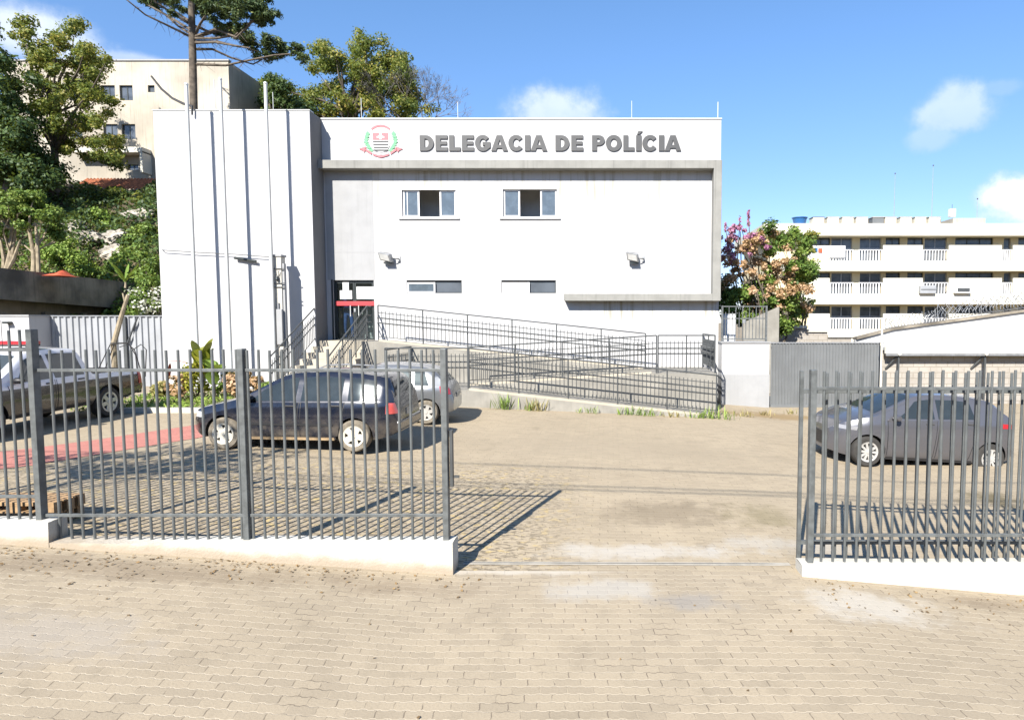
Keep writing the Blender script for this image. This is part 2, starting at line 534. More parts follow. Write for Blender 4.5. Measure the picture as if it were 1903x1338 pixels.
CEM = (0.52, 0.51, 0.48)
DUST = (0.58, 0.53, 0.45)
mat_street = paver_mat('street_pavers', (0.455, 0.378, 0.270), (0.375, 0.312, 0.226), (0.60, 0.515, 0.39), 0.208, 0.098,
                       stains=[pst(1130, 1095, 0.80, 0.32, CEM, 0.45), pst(1610, 1125, 1.0, 0.42, (0.60, 0.57, 0.51), 0.55), pst(950, 1062, 1.4, 0.14, DUST, 0.7),
                               pst(250, 1060, 3.5, 0.30, (0.20, 0.15, 0.10), 0.45), pst(700, 1085, 1.5, 0.28, (0.24, 0.185, 0.13), 0.22),
                               pst(60, 1180, 1.2, 0.5, (0.40, 0.36, 0.31), 0.5), pst(1850, 1125, 0.8, 0.2, (0.20, 0.15, 0.10), 0.5),
                               pst(1290, 1120, 0.6, 0.28, (0.31, 0.29, 0.265), 0.6)],
                       joint_dark=(0.17, 0.135, 0.10))
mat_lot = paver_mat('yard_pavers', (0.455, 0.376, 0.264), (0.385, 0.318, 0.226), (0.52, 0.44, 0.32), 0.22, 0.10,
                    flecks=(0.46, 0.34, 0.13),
                    stains=[pst(1180, 1025, 1.4, 0.30, (0.58, 0.56, 0.52), 0.5), pst(1480, 1015, 1.3, 0.4, CEM, 0.4), pst(1250, 955, 1.3, 0.7, (0.19, 0.15, 0.10), 0.5),
                            pst(1420, 960, 0.9, 0.6, (0.20, 0.17, 0.08), 0.45), pst(1850, 930, 0.8, 0.5, (0.12, 0.10, 0.05), 0.8), pst(1450, 775, 2.6, 0.8, (0.30, 0.21, 0.10), 0.8),
                            pst(1120, 830, 4.0, 1.6, (0.36, 0.30, 0.215), 0.5)],
                    joint_dark=(0.22, 0.18, 0.12), joint_sz=0.06)
mat_red = paver_mat('red_painted_pavers', (0.56, 0.235, 0.19), (0.50, 0.20, 0.165), (0.52, 0.30, 0.24), 0.22, 0.11, joint_dark=(0.16, 0.08, 0.06))
mat_ground = mat('dry_earth', (0.28, 0.22, 0.14), 1.0, var=0.3, vs=0.9, bump=0.5, bs=6)


def sheet(name, x0, x1, y0, y1, dz, m, kind='structure'):
    b = MB()
    xb = sorted({x0, x1, *[q for q in GX + GXF if x0 < q < x1], *[q * 1.0 for q in range(-12, 13, 2) if x0 < q < x1]})
    yb = sorted({y0, y1, *[q for q in (0.0, 6.72, 7.0, 7.6, 8.2, 8.8, 9.4, 10.0, 10.5) if y0 < q < y1]})
    b.grid(lambda u, v: (xb[round(u * (len(xb) - 1))], yb[round(v * (len(yb) - 1))], g(xb[round(u * (len(xb) - 1))], yb[round(v * (len(yb) - 1))]) + dz), len(xb) - 1, len(yb) - 1)
    o = b.build(name, m, smooth=False)
    return tag(o, kind=kind)


xs = [-1500, -60, -24, -12, -7, -6.6, -4, -1.67, 0, 2.1, 3, 4.5, 5.5, 12, 20, 60, 1500]
ys = [-300, -8, 0, 7.0, 7.9, 8.8, 9.7, 10.5, 22, 40, 100, 1500]
gm = MB()
for i in range(len(xs) - 1):
    for j in range(len(ys) - 1):
        gm.poly([(xs[i + a], ys[j + c], g(xs[i + a], ys[j + c]) - 0.05) for a, c in ((0, 0), (1, 0), (1, 1), (0, 1))])
tag(gm.build('ground', mat_ground), kind='structure')
sheet('street_paving', -16, 12, -3, 6.72, 0.006, mat_street)
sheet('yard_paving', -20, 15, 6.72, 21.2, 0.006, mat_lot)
rpp = [((-60, 847), (-60, 880)), ((60, 834), (60, 866)), ((180, 818), (180, 846)), ((280, 803), (280, 829)), ((367, 790), (367, 815)), ((440, 780), (440, 800))]
rp = MB()
for p_, q_ in zip(rpp, rpp[1:]):
    rp.poly([gp(*p) + Vector((0, 0, 0.014)) for p in (p_[0], p_[1], q_[1], q_[0])])
tag(rp.build('red_path', mat_red), kind='structure')

# sill of the gateway: a cement strip with the steel track of the sliding gate
s0, s1 = gp(852, 1044), gp(1490, 1046)
b = MB()
yy = 6.93
b.grid(lambda u, v: (-1.66 + 3.75 * u, yy - 0.05 + 0.09 * v, g(-1.66 + 3.75 * u, yy) + 0.011), 15, 1)
st = tag(b.build('gate_sill', M['dust']), kind='structure')
tr = MB()
for k in range(8):
    xa, xb = -1.66 + 0.5 * k, -1.66 + 0.5 * (k + 1)
    tr.tube([(xa, yy, g(xa, yy) + 0.014), (xb, yy, g(xb, yy) + 0.014)], 0.0035, 6, cap=False)
tag(tr.build('gate_track', M['rail']), 'thin steel gate track set in the pale sill across the driveway gateway', 'gate track')


# ================================================================== police station
def holes_wall(b, x0, x1, z0, z1, holes, y, depth):
    """front plane at y with rectangular openings (x0,x1,z0,z1) and reveals running back by depth"""
    X = sorted({x0, x1, *[h[0] for h in holes], *[h[1] for h in holes]})
    Z = sorted({z0, z1, *[h[2] for h in holes], *[h[3] for h in holes]})
    for i in range(len(X) - 1):
        for j in range(len(Z) - 1):
            cx, cz = (X[i] + X[i + 1]) / 2, (Z[j] + Z[j + 1]) / 2
            if any(h[0] < cx < h[1] and h[2] < cz < h[3] for h in holes): continue
            b.poly([(X[i], y, Z[j]), (X[i + 1], y, Z[j]), (X[i + 1], y, Z[j + 1]), (X[i], y, Z[j + 1])])
    for (a, c, e, f) in holes:
        b.poly([(a, y, e), (a, y + depth, e), (a, y + depth, f), (a, y, f)])
        b.poly([(c, y, e), (c, y, f), (c, y + depth, f), (c, y + depth, e)])
        b.poly([(a, y, f), (a, y + depth, f), (c, y + depth, f), (c, y, f)])
        b.poly([(a, y, e), (c, y, e), (c, y + depth, e), (a, y + depth, e)])


YT, YF, YB, YW = 20.1, 20.90, 20.56, 20.95      # tower, parapet band, frame beam, recessed wall
XTL, XTR = at(293, 400, YT).x, at(580.5, 400, YT).x
ZT = at(430, 206, YT).z
XR = at(1338.5, 400, YF).x
ZF0, ZF1 = at(900, 298, YF).z, at(900, 222, YF).z
FLOOR = at(650, 632, YW).z
YBACK = 33.0
station = thing('police_station', 'white two storey police station with grey sign letters, coat of arms and entrance stairs', 'building', (0, 24, 0))

b = MB()
b.box(XTL, XTR, YT, YBACK, -0.6, ZT)
b.build('tower_block', M['plaster'], station)
MB().box(XTR + 0.001, XTR + 0.004, YT + 0.03, YBACK, -0.6, ZT - 0.01).build('flank_shade_panel', M['side'], station)  # grey sheet darkens the tower's shaded side by colour
b = MB()
b.box(XTL - 0.02, XTR + 0.02, YT - 0.02, YT + 0.25, ZT, ZT + 0.03)
b.box(XTR, XR + 0.02, YF - 0.03, YF + 0.3, ZF1, ZF1 + 0.035)
b.build('coping', M['white_metal'], station)


def wpx(x0, x1, y0, y1, Y=None):
    Y = Y or YW
    a, c = at(x0, y1, Y), at(x1, y0, Y)
    return (a.x, c.x, a.z, c.z)


W_UP = [wpx(747, 848, 352, 404), wpx(934, 1036, 351, 404)]
W_LO = [wpx(756, 858, 521, 545), wpx(932, 1033, 521, 545)]
DOOR = (at(620, 580, YW).x, at(696, 580, YW).x, FLOOR, at(650, 521, YW).z)
# facade paint: white plaster with rain stains of its own below the hood and under the short lower beam
fm, ft, fb = newmat('stained_facade_plaster')
fco = ft.n('TexCoord').outputs['Object']
fsp = ft.n('SeparateXYZ', _0=fco)
fst = ft.rng(ft.noise(ft.mapping(fco, (3.2, 3.2, 0.16)), 2.2, 7), 0.46, 0.68)
fz = fsp.outputs[2]
zs_l, zs_h = at(1200, 560, YB).z, at(900, 318, YB).z
m1 = ft.math('MULTIPLY', ft.rng(fz, zs_l - 0.95, zs_l - 0.25), ft.math('MULTIPLY', ft.rng(fz, zs_l + 0.1, zs_l), ft.rng(fsp.outputs[0], at(1060, 560, YW).x, at(1120, 560, YW).x)))
m2 = ft.math('MULTIPLY', ft.rng(fz, zs_h - 1.5, zs_h - 0.5), 0.75)
m3 = ft.math('MULTIPLY', ft.rng(fz, 1.5, 0.7), 0.6)
fc = ft.mix(ft.rng(ft.noise(fco, 0.8, 5), 0.3, 0.7), (0.405, 0.405, 0.41), (0.425, 0.425, 0.425))
fc = ft.mix(ft.math('MULTIPLY', ft.math('ADD', ft.math('ADD', m1, m2), m3), ft.math('MULTIPLY', fst, 0.85)), fc, (0.24, 0.225, 0.165))
ft.set(fb.inputs['Base Color'], fc)
fb.inputs['Roughness'].default_value = 0.88
ft.set(fb.inputs['Normal'], ft.n('Bump', Strength=0.15, Distance=0.02, Height=ft.noise(fco, 80.0)))
b = MB()
holes_wall(b, XTR, XR - 0.01, -0.6, ZF0 + 0.15, W_UP + W_LO + [DOOR], YW, 0.18)
b.poly([(XR - 0.01, YW, -0.6), (XR - 0.01, YBACK, -0.6), (XR - 0.01, YBACK, ZF0 + 0.15), (XR - 0.01, YW, ZF0 + 0.15)])
b.poly([(XTR, YBACK, -0.6), (XR - 0.01, YBACK, -0.6), (XR - 0.01, YBACK, ZF0 + 0.15), (XTR, YBACK, ZF0 + 0.15)])
b.build('front_wall', fm, station, fix=False)
b = MB()
b.box(XTR + 0.05, XR - 0.06, YW + 0.2, YBACK - 0.1, FLOOR - 0.2, FLOOR)
b.box(XTR + 0.05, XR - 0.06, 22.1, 22.2, FLOOR + 0.001, ZF0 - 0.3)
b.build('interior', M['dark_in'], station)
b = MB()
b.box(XTR + 0.005, XR, YF, YW + 0.16, ZF0 + 0.001, ZF1)
b.box(XTR + 0.005, XR, YW + 0.16, YBACK, ZF0 + 0.16, ZF1 - 0.5)
b.build('parapet_band', M['plaster'], station)
# grey frame: long hood beam, right-hand upright, short lower beam
zb0, zb1 = at(900, 313, YB).z, at(900, 297.5, YB).z
zl0, zl1 = at(1200, 559, YB).z, at(1200, 546, YB).z
xu0, xu1 = at(1326, 400, YB).x, at(1341, 400, YB).x
b = MB()
b.box(XTR + 0.004, xu0, YB, YW - 0.003, zb0, zb1)
b.build('hood_beam', M['beam'], station, bevel=0.008)
b = MB()
b.box(xu0, xu1, YB - 0.003, YW - 0.003, zl0 - 0.003, zb1 + 0.002)
b.build('frame_upright', M['beam'], station, bevel=0.008)
b = MB()
b.box(at(1048, 550, YB).x, xu0, YB, YW - 0.003, zl0, zl1)
b.build('lower_beam', M['beam'], station, bevel=0.008)
# light grey painted panel above the door
b = MB()
b.box(at(606, 400, YW).x, at(694, 400, YW).x, YW - 0.006, YW + 0.01, DOOR[3] + 0.01, zb0 + 0.25)
b.build('grey_panel', M['grey_plaster'], station)
b = MB()
jz = at(900, 469, YW).z
b.box(XTR + 0.02, XR - 0.3, YW - 0.010, YW - 0.001, jz - 0.006, jz + 0.006)
b.build('joint_line', M['grey_plaster'], station)


def frame_bars(b, x0, x1, z0, z1, y, w=0.05, d=0.06):
    b.box(x0, x0 + w, y, y + d, z0, z1); b.box(x1 - w, x1, y, y + d, z0, z1)
    b.box(x0 + w, x1 - w, y, y + d, z0, z0 + w); b.box(x0 + w, x1 - w, y, y + d, z1 - w, z1)


for i, (x0, x1, z0, z1) in enumerate(W_UP):
    b = MB()
    frame_bars(b, x0 - 0.04, x1 + 0.04, z0 - 0.04, z1 + 0.03, YW - 0.025, 0.055, 0.10)
    wn = b.build('window', M['pvc'], station, bevel=0.004)
    w = x1 - x0
    for k, (a, c) in enumerate(((0.015, 0.315), (0.685, 0.985))):
        xa, xc = x0 + w * a, x0 + w * c
        s = MB()
        frame_bars(s, xa, xc, z0 + 0.016, z1 - 0.026, YW + 0.05, 0.055, 0.045)
        if i == 0 and k == 0: s.box(xa + 0.13, xa + 0.155, YW + 0.055, YW + 0.09, z0 + 0.075, z1 - 0.085)
        s.build('sash', M['pvc'], wn)
        p = MB()
        p.box(xa + 0.055, xc - 0.055, YW + 0.068, YW + 0.074, z0 + 0.07, z1 - 0.08)
        p.build('pane', M['glass'], wn)
    s = MB()
    s.box(x0 - 0.10, x1 + 0.10, YW - 0.05, YW - 0.002, z0 - 0.075, z0 - 0.042)
    s.build('sill', M['grey_plaster'], wn)
for i, (x0, x1, z0, z1) in enumerate(W_LO):
    xm = x0 + (x1 - x0) * 0.50
    b = MB()
    frame_bars(b, x0 + 0.002, x1 - 0.002, z0 + 0.002, z1 - 0.002, YW + 0.05, 0.03, 0.08)
    b.box(xm - 0.02, xm + 0.02, YW + 0.051, YW + 0.128, z0 + 0.033, z1 - 0.033)
    wn = b.build('window', M['frame_dk'], station)
    s = MB()
    frame_bars(s, x0 + 0.02, xm + 0.03, z0 + 0.01, z1 - 0.07, YW + 0.01, 0.05, 0.04)
    s.build('sash', M['pvc'], wn)
    p = MB()
    p.box(x0 + 0.07, xm - 0.02, YW + 0.02, YW + 0.03, z0 + 0.06, z1 - 0.12)
    p.build('pane', M['glass'] if i == 0 else M['pvc'], wn)
    p = MB()
    p.box(xm + 0.02, x1 - 0.032, YW + 0.09, YW + 0.096, z0 + 0.032, z1 - 0.032)
    p.build('pane', M['farglass'], wn)

# glazed double door with a red band
x0, x1, z0, z1 = DOOR
xm = (x0 + x1) / 2
ztr = at(650, 560, YW).z
b = MB()
frame_bars(b, x0 + 0.003, x1 - 0.003, z0 + 0.003, z1 - 0.003, YW + 0.06, 0.045, 0.09)
b.box(x0 - 0.05, x0 - 0.001, YW - 0.02, YW + 0.0, z0, z1 + 0.02)
door = b.build('glass_door', M['frame_dk'], station)
for k, (xa, xc) in enumerate(((x0 + 0.05, xm - 0.004), (xm + 0.004, x1 - 0.05))):
    s = MB()
    frame_bars(s, xa, xc, z0 + 0.012, z1 - 0.05, YW + 0.085, 0.05, 0.04)
    s.build('leaf_frame', M['frame_dk'], door)
    p = MB()
    p.box(xa + 0.05, xc - 0.05, YW + 0.10, YW + 0.108, z0 + 0.062, z1 - 0.10)
    p.build('pane', M['door_glass'], door)
    s = MB()
    hx = xm - 0.13 if k == 0 else xm + 0.15
    hz0, hz1 = at(650, 588, YW).z, at(650, 568, YW).z
    s.tube([(hx, YW + 0.085, hz0), (hx, YW + 0.02, hz0), (hx, YW + 0.02, hz1), (hx, YW + 0.085, hz1)], 0.016, 8)
    s.build('handle', M['white_metal'], door)
s = MB()
s.box(x0 + 0.06, x1 - 0.02, YW + 0.03, YW + 0.078, ztr - 0.15, ztr)
s.build('red_band', M['red'], door, bevel=0.004)
s = MB()
s.box(xm - 0.03, xm + 0.03, YW + 0.06, YW + 0.083, at(650, 580, YW).z, at(650, 574, YW).z)
s.build('lock', M['galv'], door, bevel=0.005)

# sheets of paper on the glass
for (rects, lab) in (([(637, 648, 525, 540.2), (632, 654, 540, 556)], 'white T shaped paper notice taped to the left glass door leaf'),
                     ([(663, 696, 533, 556)], 'wide white paper notice taped to the right glass door leaf above the red band')):
    b = MB()
    for (a, c, d, e) in rects:
        q = wpx(a, c, d, e, YW + 0.05)
        b.box(q[0], q[1], YW + 0.048, YW + 0.056, q[2], q[3])
    tag(b.build('paper_notice', M['paper']), lab, 'notice', 'paper notices on the glass door')

# ---------------------------------------------------------------- lettering (own letter shapes, one mesh)
def arc(cx, cz, rx, rz, a0, a1, n):
    return [(cx + rx * math.cos(R(a0 + (a1 - a0) * i / n)), cz + rz * math.sin(R(a0 + (a1 - a0) * i / n))) for i in range(n + 1)]


def strip(o, i):
    return [[o[k], o[k + 1], i[k + 1], i[k]] for k in range(len(o) - 1)]


def glyph(ch):
    S = 0.29
    if ch == 'I': return 0.40, [[(0.06, 0), (0.06 + S + 0.03, 0), (0.06 + S + 0.03, 1), (0.06, 1)]]
    if ch == 'Í': return 0.40, glyph('I')[1] + [[(0.12, 1.06), (0.26, 1.06), (0.44, 1.26), (0.18, 1.26)]]
    if ch == 'L': return 0.75, [[(0.06, 0), (0.72, 0), (0.72, 0.23), (0.35, 0.23), (0.35, 1), (0.06, 1)]]
    if ch == 'E': return 0.80, [[(0.06, 0), (0.35, 0), (0.35, 1), (0.06, 1)]] + [[(0.35, z), (w, z), (w, z + h), (0.35, z + h)] for z, h, w in ((0, .225, .77), (.40, .205, .72), (.775, .225, .76))]
    if ch == 'D':
        o = [(0.35, 0)] + arc(0.42, 0.5, 0.46, 0.5, -90, 90, 14) + [(0.35, 1)]
        i = [(0.35, 0.225)] + arc(0.42, 0.5, 0.165, 0.275, -90, 90, 14) + [(0.35, 0.775)]
        return 0.93, [[(0.06, 0), (0.35, 0), (0.35, 1), (0.06, 1)]] + strip(o, i)
    if ch == 'P':
        o = [(0.35, 0.35)] + arc(0.46, 0.675, 0.35, 0.325, -90, 90, 12) + [(0.35, 1)]
        i = [(0.35, 0.565)] + arc(0.45, 0.675, 0.08, 0.11, -90, 90, 12) + [(0.35, 0.785)]
        return 0.84, [[(0.06, 0), (0.35, 0), (0.35, 1), (0.06, 1)]] + strip(o, i)
    if ch == 'O': return 1.0, strip(arc(0.5, 0.5, 0.47, 0.52, 0, 360, 28), arc(0.5, 0.5, 0.185, 0.275, 0, 360, 28))
    if ch == 'C': return 0.94, strip(arc(0.49, 0.5, 0.46, 0.52, 38, 322, 22), arc(0.49, 0.5, 0.175, 0.275, 30, 330, 22))
    if ch == 'G':
        return 0.98, strip(arc(0.49, 0.5, 0.46, 0.52, 40, 312, 22), arc(0.49, 0.5, 0.175, 0.275, 32, 312, 22)) + [
            [(0.61, 0.296), (0.797, 0.113), (0.93, 0.22), (0.93, 0.57), (0.61, 0.57)], [(0.48, 0.36), (0.61, 0.36), (0.61, 0.57), (0.48, 0.57)]]
    if ch == 'A':
        return 0.98, [[(0, 0), (0.29, 0), (0.49, 0.72), (0.49, 1), (0.33, 1)], [(0.98, 0), (0.69, 0), (0.49, 0.72), (0.49, 1), (0.65, 1)],
                      [(0.340, 0.18), (0.640, 0.18), (0.584, 0.38), (0.396, 0.38)]]
    return 0.42, []


TXT = 'DELEGACIA DE POLÍCIA'
la, lb = at(779, 281.5, YF), at(1266, 252.5, YF)
em = lb.z - la.z
widths = [glyph(c)[0] for c in TXT]
sx = (lb.x - la.x) / sum(widths)
b = MB()
xcur = la.x
for c, w in zip(TXT + ' ', widths + [0]):
    for pl in glyph(c)[1]:
        b.prism([(xcur + p[0] * sx, YF - 0.045, la.z + p[1] * em) for p in pl], (0, 0.044, 0))
    xcur += w * sx
    if c == ' ':
        b.build('sign_word', M['letters'], station)
        b = MB()

# ---------------------------------------------------------------- coat of arms
ec = at(708, 264, YF)
eu = at(709, 264, YF).x - ec.x


def plate(name, m, polys, y0, parent, th=0.008):
    q = MB()
    for pl in polys:
        q.prism([(ec.x + p[0] * eu, YF - y0, ec.z - p[1] * eu) for p in pl], (0, th, 0))
    return q.build(name, m, parent)


def circ(cx, cy, r, n=18, sy=1.0):
    return [(cx + r * math.cos(2 * math.pi * k / n), cy + r * sy * math.sin(2 * math.pi * k / n)) for k in range(n)]


shield_o = [(-17, -18), (17, -18), (17, 2)] + [(17 * math.cos(R(a)), 2 + 17 * math.sin(R(a))) for a in range(15, 180, 15)] + [(-17, 2)]
emb = plate('coat_of_arms', M['paper'], [shield_o], 0.022, station, 0.02)
plate('shield_top', M['pink'], [[(-14.5, -16), (14.5, -16), (14.5, -3), (-14.5, -3)]], 0.030, emb)
plate('shield_bar', M['letters'], [[(-14.5, z), (14.5, z), (14.5 - d, z + 2.9), (-14.5 + d, z + 2.9)] for z, d in ((-1.5, 0), (4.0, .8), (9.3, 2.2), (14.2, 4.0))], 0.030, emb, 0.007)
plate('star', M['paper'], [[(-2.2, -14.5), (2.2, -14.5), (2.2, -4), (-2.2, -4)], [(-7, -9), (-2.2, -10.5), (-2.2, -7), (-7, -6.5)], [(7, -9), (2.2, -10.5), (2.2, -7), (7, -6.5)]], 0.036, emb, 0.006)
for sgn in (-1, 1):
    br = []
    for k in range(7):
        a = R(150 - 36 + k * 20 + 4)
        cx_, cy_ = sgn * (24 + 3.5 * math.sin(k * 0.5)), -14 + k * 5.0
        cx_ -= sgn * max(0, k - 3) * 2.0
        br.append([(cx_ - 4.6, cy_), (cx_, cy_ - 5.5), (cx_ + 4.6, cy_), (cx_ + sgn * -1, cy_ + 2.4)])
    plate('branch', M['green'], [br[k] for k in range(0, 7, 2)], 0.016 if sgn < 0 else 0.017, emb, 0.012)
    plate('branch_leaves', M['green'], [br[k] for k in range(1, 7, 2)], 0.026, emb, 0.006)
    plate('ribbon', M['pink'], [[(sgn * 3, 25), (sgn * 15, 21.5), (sgn * 15, 25), (sgn * 3, 28.5)], [(sgn * 17, 20), (sgn * 29, 12), (sgn * 30, 15.5), (sgn * 18, 23.5)],
                                [(sgn * 27, 9), (sgn * 41, 13), (sgn * 34, 16), (sgn * 31, 20)]], 0.032, emb, 0.006)
plate('ribbon', M['pink'], [[(-3, 24), (3, 24), (3, 29), (-3, 29)]], 0.034, emb, 0.006)
top = arc(0, 4, 27, 27, 48, 132, 12)
topi = arc(0, 4, 23.5, 23.5, 48, 132, 12)
plate('crest_arc', M['pink'], strip([(x, -z) for x, z in top], [(x, -z) for x, z in topi]), 0.012, emb, 0.008)

# unseen bank added behind the viewer to cut low skylight on the facade
b = MB()
b.grid(lambda u, v: (-160 + 320 * u, -26 - 45 * v, g(0, -8) - 1 + 17 * min(1, v * 2.2) * (0.85 + 0.15 * math.sin(u * 31 + v * 9))), 48, 10)
tag(b.build('skylight_block_bank', mat('block_bank_green', (0.05, 0.07, 0.03), 1.0, var=0.5, vs=0.4, bump=0.8, bs=2)), kind='structure')

# ================================================================== front boundary: plinth walls, railings, sliding gate
YN = 6.72
YP0, YP1 = 6.60, 6.84
ztopL, ztopM, ztopR = at(30, 958, YP1).z, at(640, 995.5, YP1).z, at(1700, 1036.5, YP1).z
xLM = at(90, 990, YP0).x
xME, xRS = at(841, 1010, YP0).x, at(1491, 1050, YP0).x


km, kt, kb_ = newmat('splashed_whitewash')
kco = kt.n('TexCoord').outputs['Object']
ksp = kt.n('SeparateXYZ', _0=kco)
hgt = kt.math('ADD', kt.math('ADD', ksp.outputs[2], kt.math('MULTIPLY', ksp.outputs[0], 0.069)), 0.285)
soil = kt.math('MULTIPLY', kt.rng(kt.math('ADD', hgt, kt.math('MULTIPLY', kt.noise(kco, 5.0, 6), -0.16)), 0.09, -0.05), 0.75)
smear = kt.math('MULTIPLY', kt.rng(kt.noise(kt.mapping(kco, (0.8, 1, 1.6)), 1.6, 6), 0.54, 0.72), 0.40)
kc = kt.mix(kt.rng(kt.noise(kco, 2.2, 5), 0.3, 0.7), (0.43, 0.415, 0.365), (0.47, 0.455, 0.41))
kc = kt.mix(smear, kc, (0.36, 0.31, 0.21))
kc = kt.mix(soil, kc, (0.25, 0.19, 0.125))
kt.set(kb_.inputs['Base Color'], kc)
kb_.inputs['Roughness'].default_value = 0.92
kt.set(kb_.inputs['Normal'], kt.n('Bump', Strength=0.4, Distance=0.02, Height=kt.noise(kco, 35.0, 5)))


def plinth(x0, x1, zt, lab, seed):
    b = MB()
    r = random.Random(seed)
    n = max(3, int(abs(x1 - x0) / 0.35))
    # a slightly uneven hand-rendered wall: front, top and ends
    fr = lambda u, v: (x0 + (x1 - x0) * u, YP0 + 0.012 * math.sin(u * 17 + seed) * (1 - v), (g(x0 + (x1 - x0) * u, YP0) - 0.25) * (1 - v) + v * (zt + 0.006 * math.sin(u * 11 + seed)))
    b.grid(fr, n, 4)
    b.grid(lambda u, v: (x0 + (x1 - x0) * u, YP0 + (YP1 - YP0) * v, zt + 0.006 * math.sin(u * 11 + seed) + 0.008 * math.sin(v * 3.14)), n, 3)
    b.grid(lambda u, v: (x0 + (x1 - x0) * u, YP1, (g(x0 + (x1 - x0) * u, YP1) - 0.25) * (1 - v) + v * (zt + 0.006 * math.sin(u * 11 + seed))), n, 4)
    for xe in (x0, x1):
        b.poly([(xe, YP0, g(xe, YP0) - .25), (xe, YP1, g(xe, YP1) - .25), (xe, YP1, zt), (xe, YP0, zt)])
    o = b.build('plinth_wall', km, None, smooth=True)
    return tag(o, lab, 'low wall', 'white plinth walls under the front railings')


plinth(-10.5, xLM, ztopL, 'highest white plinth wall, at the far left where the railing steps up', 1)
plinth(xLM + 0.002, xME, ztopM, 'long white plinth wall under the railing in front of the dark estate car', 2)
plinth(xRS, 9.5, ztopR, 'white plinth wall right of the driveway opening, under the railing by the grey hatchback', 3)

bar_me = MB().tube([(0, 0, 0), (0, 0, 1)], 0.0148, 8).mesh('bar', M['fence'], smooth=True)


def railing_panel(lab, xs, xa, xb, zb, zt, posts, zr, rail_r=0.017, y=YN, group='grey bar railings along the street', name='front_railing', cat='railing', zb_post=None, ptop=0.012):
    root = thing(name, lab, cat, ((xa + xb) / 2, y, zb), 0, group)
    for px_ in posts:
        q = MB().box(px_ - 0.032, px_ + 0.032, y - 0.045, y + 0.045, (zb_post if zb_post is not None else zb) - 0.0, zt + ptop)
        q.build('post', M['fence'], root, bevel=0.006)
    for z in zr:
        MB().box(xa, xb, y - rail_r * 0.9, y + rail_r * 0.9, z - rail_r, z + rail_r).build('rail', M['fence'], root, bevel=0.003)
    r = random.Random(int(xa * 100))
    for x in xs:
        o = bpy.data.objects.new('bar', bar_me)
        link(o, root)
        o.location = (x, y, zb - 0.0)
        o.rotation_euler = (r.uniform(-.003, .003), r.uniform(-.004, .004), 0)
        o.scale = (1, 1, zt - zb + r.uniform(-0.008, 0.008))
    return root


def X(px, py=850, y=YN): return at(px, py, y).x


zt1, zt2, zt3 = at(30, 614, YN).z, at(640, 650, YN).z, at(1700, 689, YN).z
railing_panel('grey bar railing at the far left standing highest, in front of the police pickup', [X(72) - 0.125 * k for k in range(1, 24)],
              X(72) - 3.0, X(72), ztopL - 0.01, zt1, [X(72), X(72) - 2.9], [at(30, 650, YN).z, at(30, 922, YN).z])
railing_panel('long grey bar railing with three posts in front of the dark estate car', [X(828) - 0.1262 * k for k in range(1, 35) if abs(0.1262 * k - (X(828) - X(456))) > 0.055],
              X(72) + 0.05, X(828), ztopM - 0.01, zt2, [X(456), X(828)], [at(640, 688, YN).z, at(640, 957, YN).z])
railing_panel('grey bar railing right of the driveway in front of the grey hatchback', [X(1508) + 0.1300 * k for k in range(1, 40)],
              X(1508), X(1508) + 5.2, ztopR - 0.01, zt3, [X(1508), X(1508) + 3.2], [at(1700, 722, YN).z, at(1700, 994, YN).z])
# sliding gate parked open behind the right railing
YG = 6.95
gx = X(1487, 850, YG)
zg0, zg1 = at(1600, 1036, YG).z, at(1700, 692, YG).z
gate = railing_panel('grey sliding bar gate parked open behind the railing right of the driveway', [X(1487, 850, YG) + 0.03 + 0.1300 * k for k in range(2, 34)],
                     gx, gx + 4.5, zg0 - 0.02, zg1, [], [at(1700, 727, YG).z, at(1700, 1007, YG).z], y=YG, group=None, name='sliding_gate', cat='gate', rail_r=0.022)
MB().box(gx - 0.02, gx + 0.02, YG - 0.025, YG + 0.025, g(gx, YG) + 0.03, zg1 + 0.02).build('post', M['fence'], gate, bevel=0.004)
MB().box(gx, gx + 4.5, YG - 0.022, YG + 0.022, g(gx + 4.5, YG) + 0.20, g(gx + 4.5, YG) + 0.25).build('base_channel', M['fence'], gate)
# closing strip with latch on the left gate post
lt = thing('gate_latch', 'dark gate keeper strip with a small hook on the post left of the driveway', 'gate latch', (X(836), YN + 0.075, 1.0))
MB().box(X(828) + 0.045, X(828) + 0.075, YN + 0.0, YN + 0.06, at(840, 905, YN).z, at(840, 800, YN).z).build('keeper', M['rail'], lt)
MB().box(X(828) + 0.085, X(828) + 0.14, YN + 0.02, YN + 0.04, at(840, 889, YN).z, at(840, 884, YN).z).build('hook', M['rail'], lt)

# two weathered pallets lying behind the left plinth
def pallet(loc, rz, lab):
    t_ = thing('wooden_pallet', lab, 'pallet', loc, rz, 'wooden pallets behind the left plinth')
    for k in range(7):
        MB().box(-0.5, 0.5, -0.21 + k * 0.062, -0.21 + k * 0.062 + 0.045, 0.115, 0.137).build('deck_board', M['wood'], t_, world=False)
    for yb in (-0.21, -0.04, 0.11):
        for xb in (-0.5, -0.07, 0.36):
            MB().box(xb, xb + 0.14, yb, yb + 0.10, 0.024, 0.093).build('block', M['wood'], t_, world=False)
        MB().box(-0.5, 0.5, yb, yb + 0.10, 0.0, 0.022).build('bottom_board', M['wood'], t_, world=False)
        MB().box(-0.5, 0.5, yb, yb + 0.10, 0.094, 0.113).build('stringer', M['wood'], t_, world=False)
    return t_


xo = at(52, 960, 7.35).x
for k in range(2):
    pallet((xo + 0.03 * k, 7.35, g(xo, 7.35) + 0.02 + 0.139 * k), 0.03 - 0.05 * k, ('lower wooden pallet' if k == 0 else 'upper wooden pallet') + ' of the stack behind the far left railing')

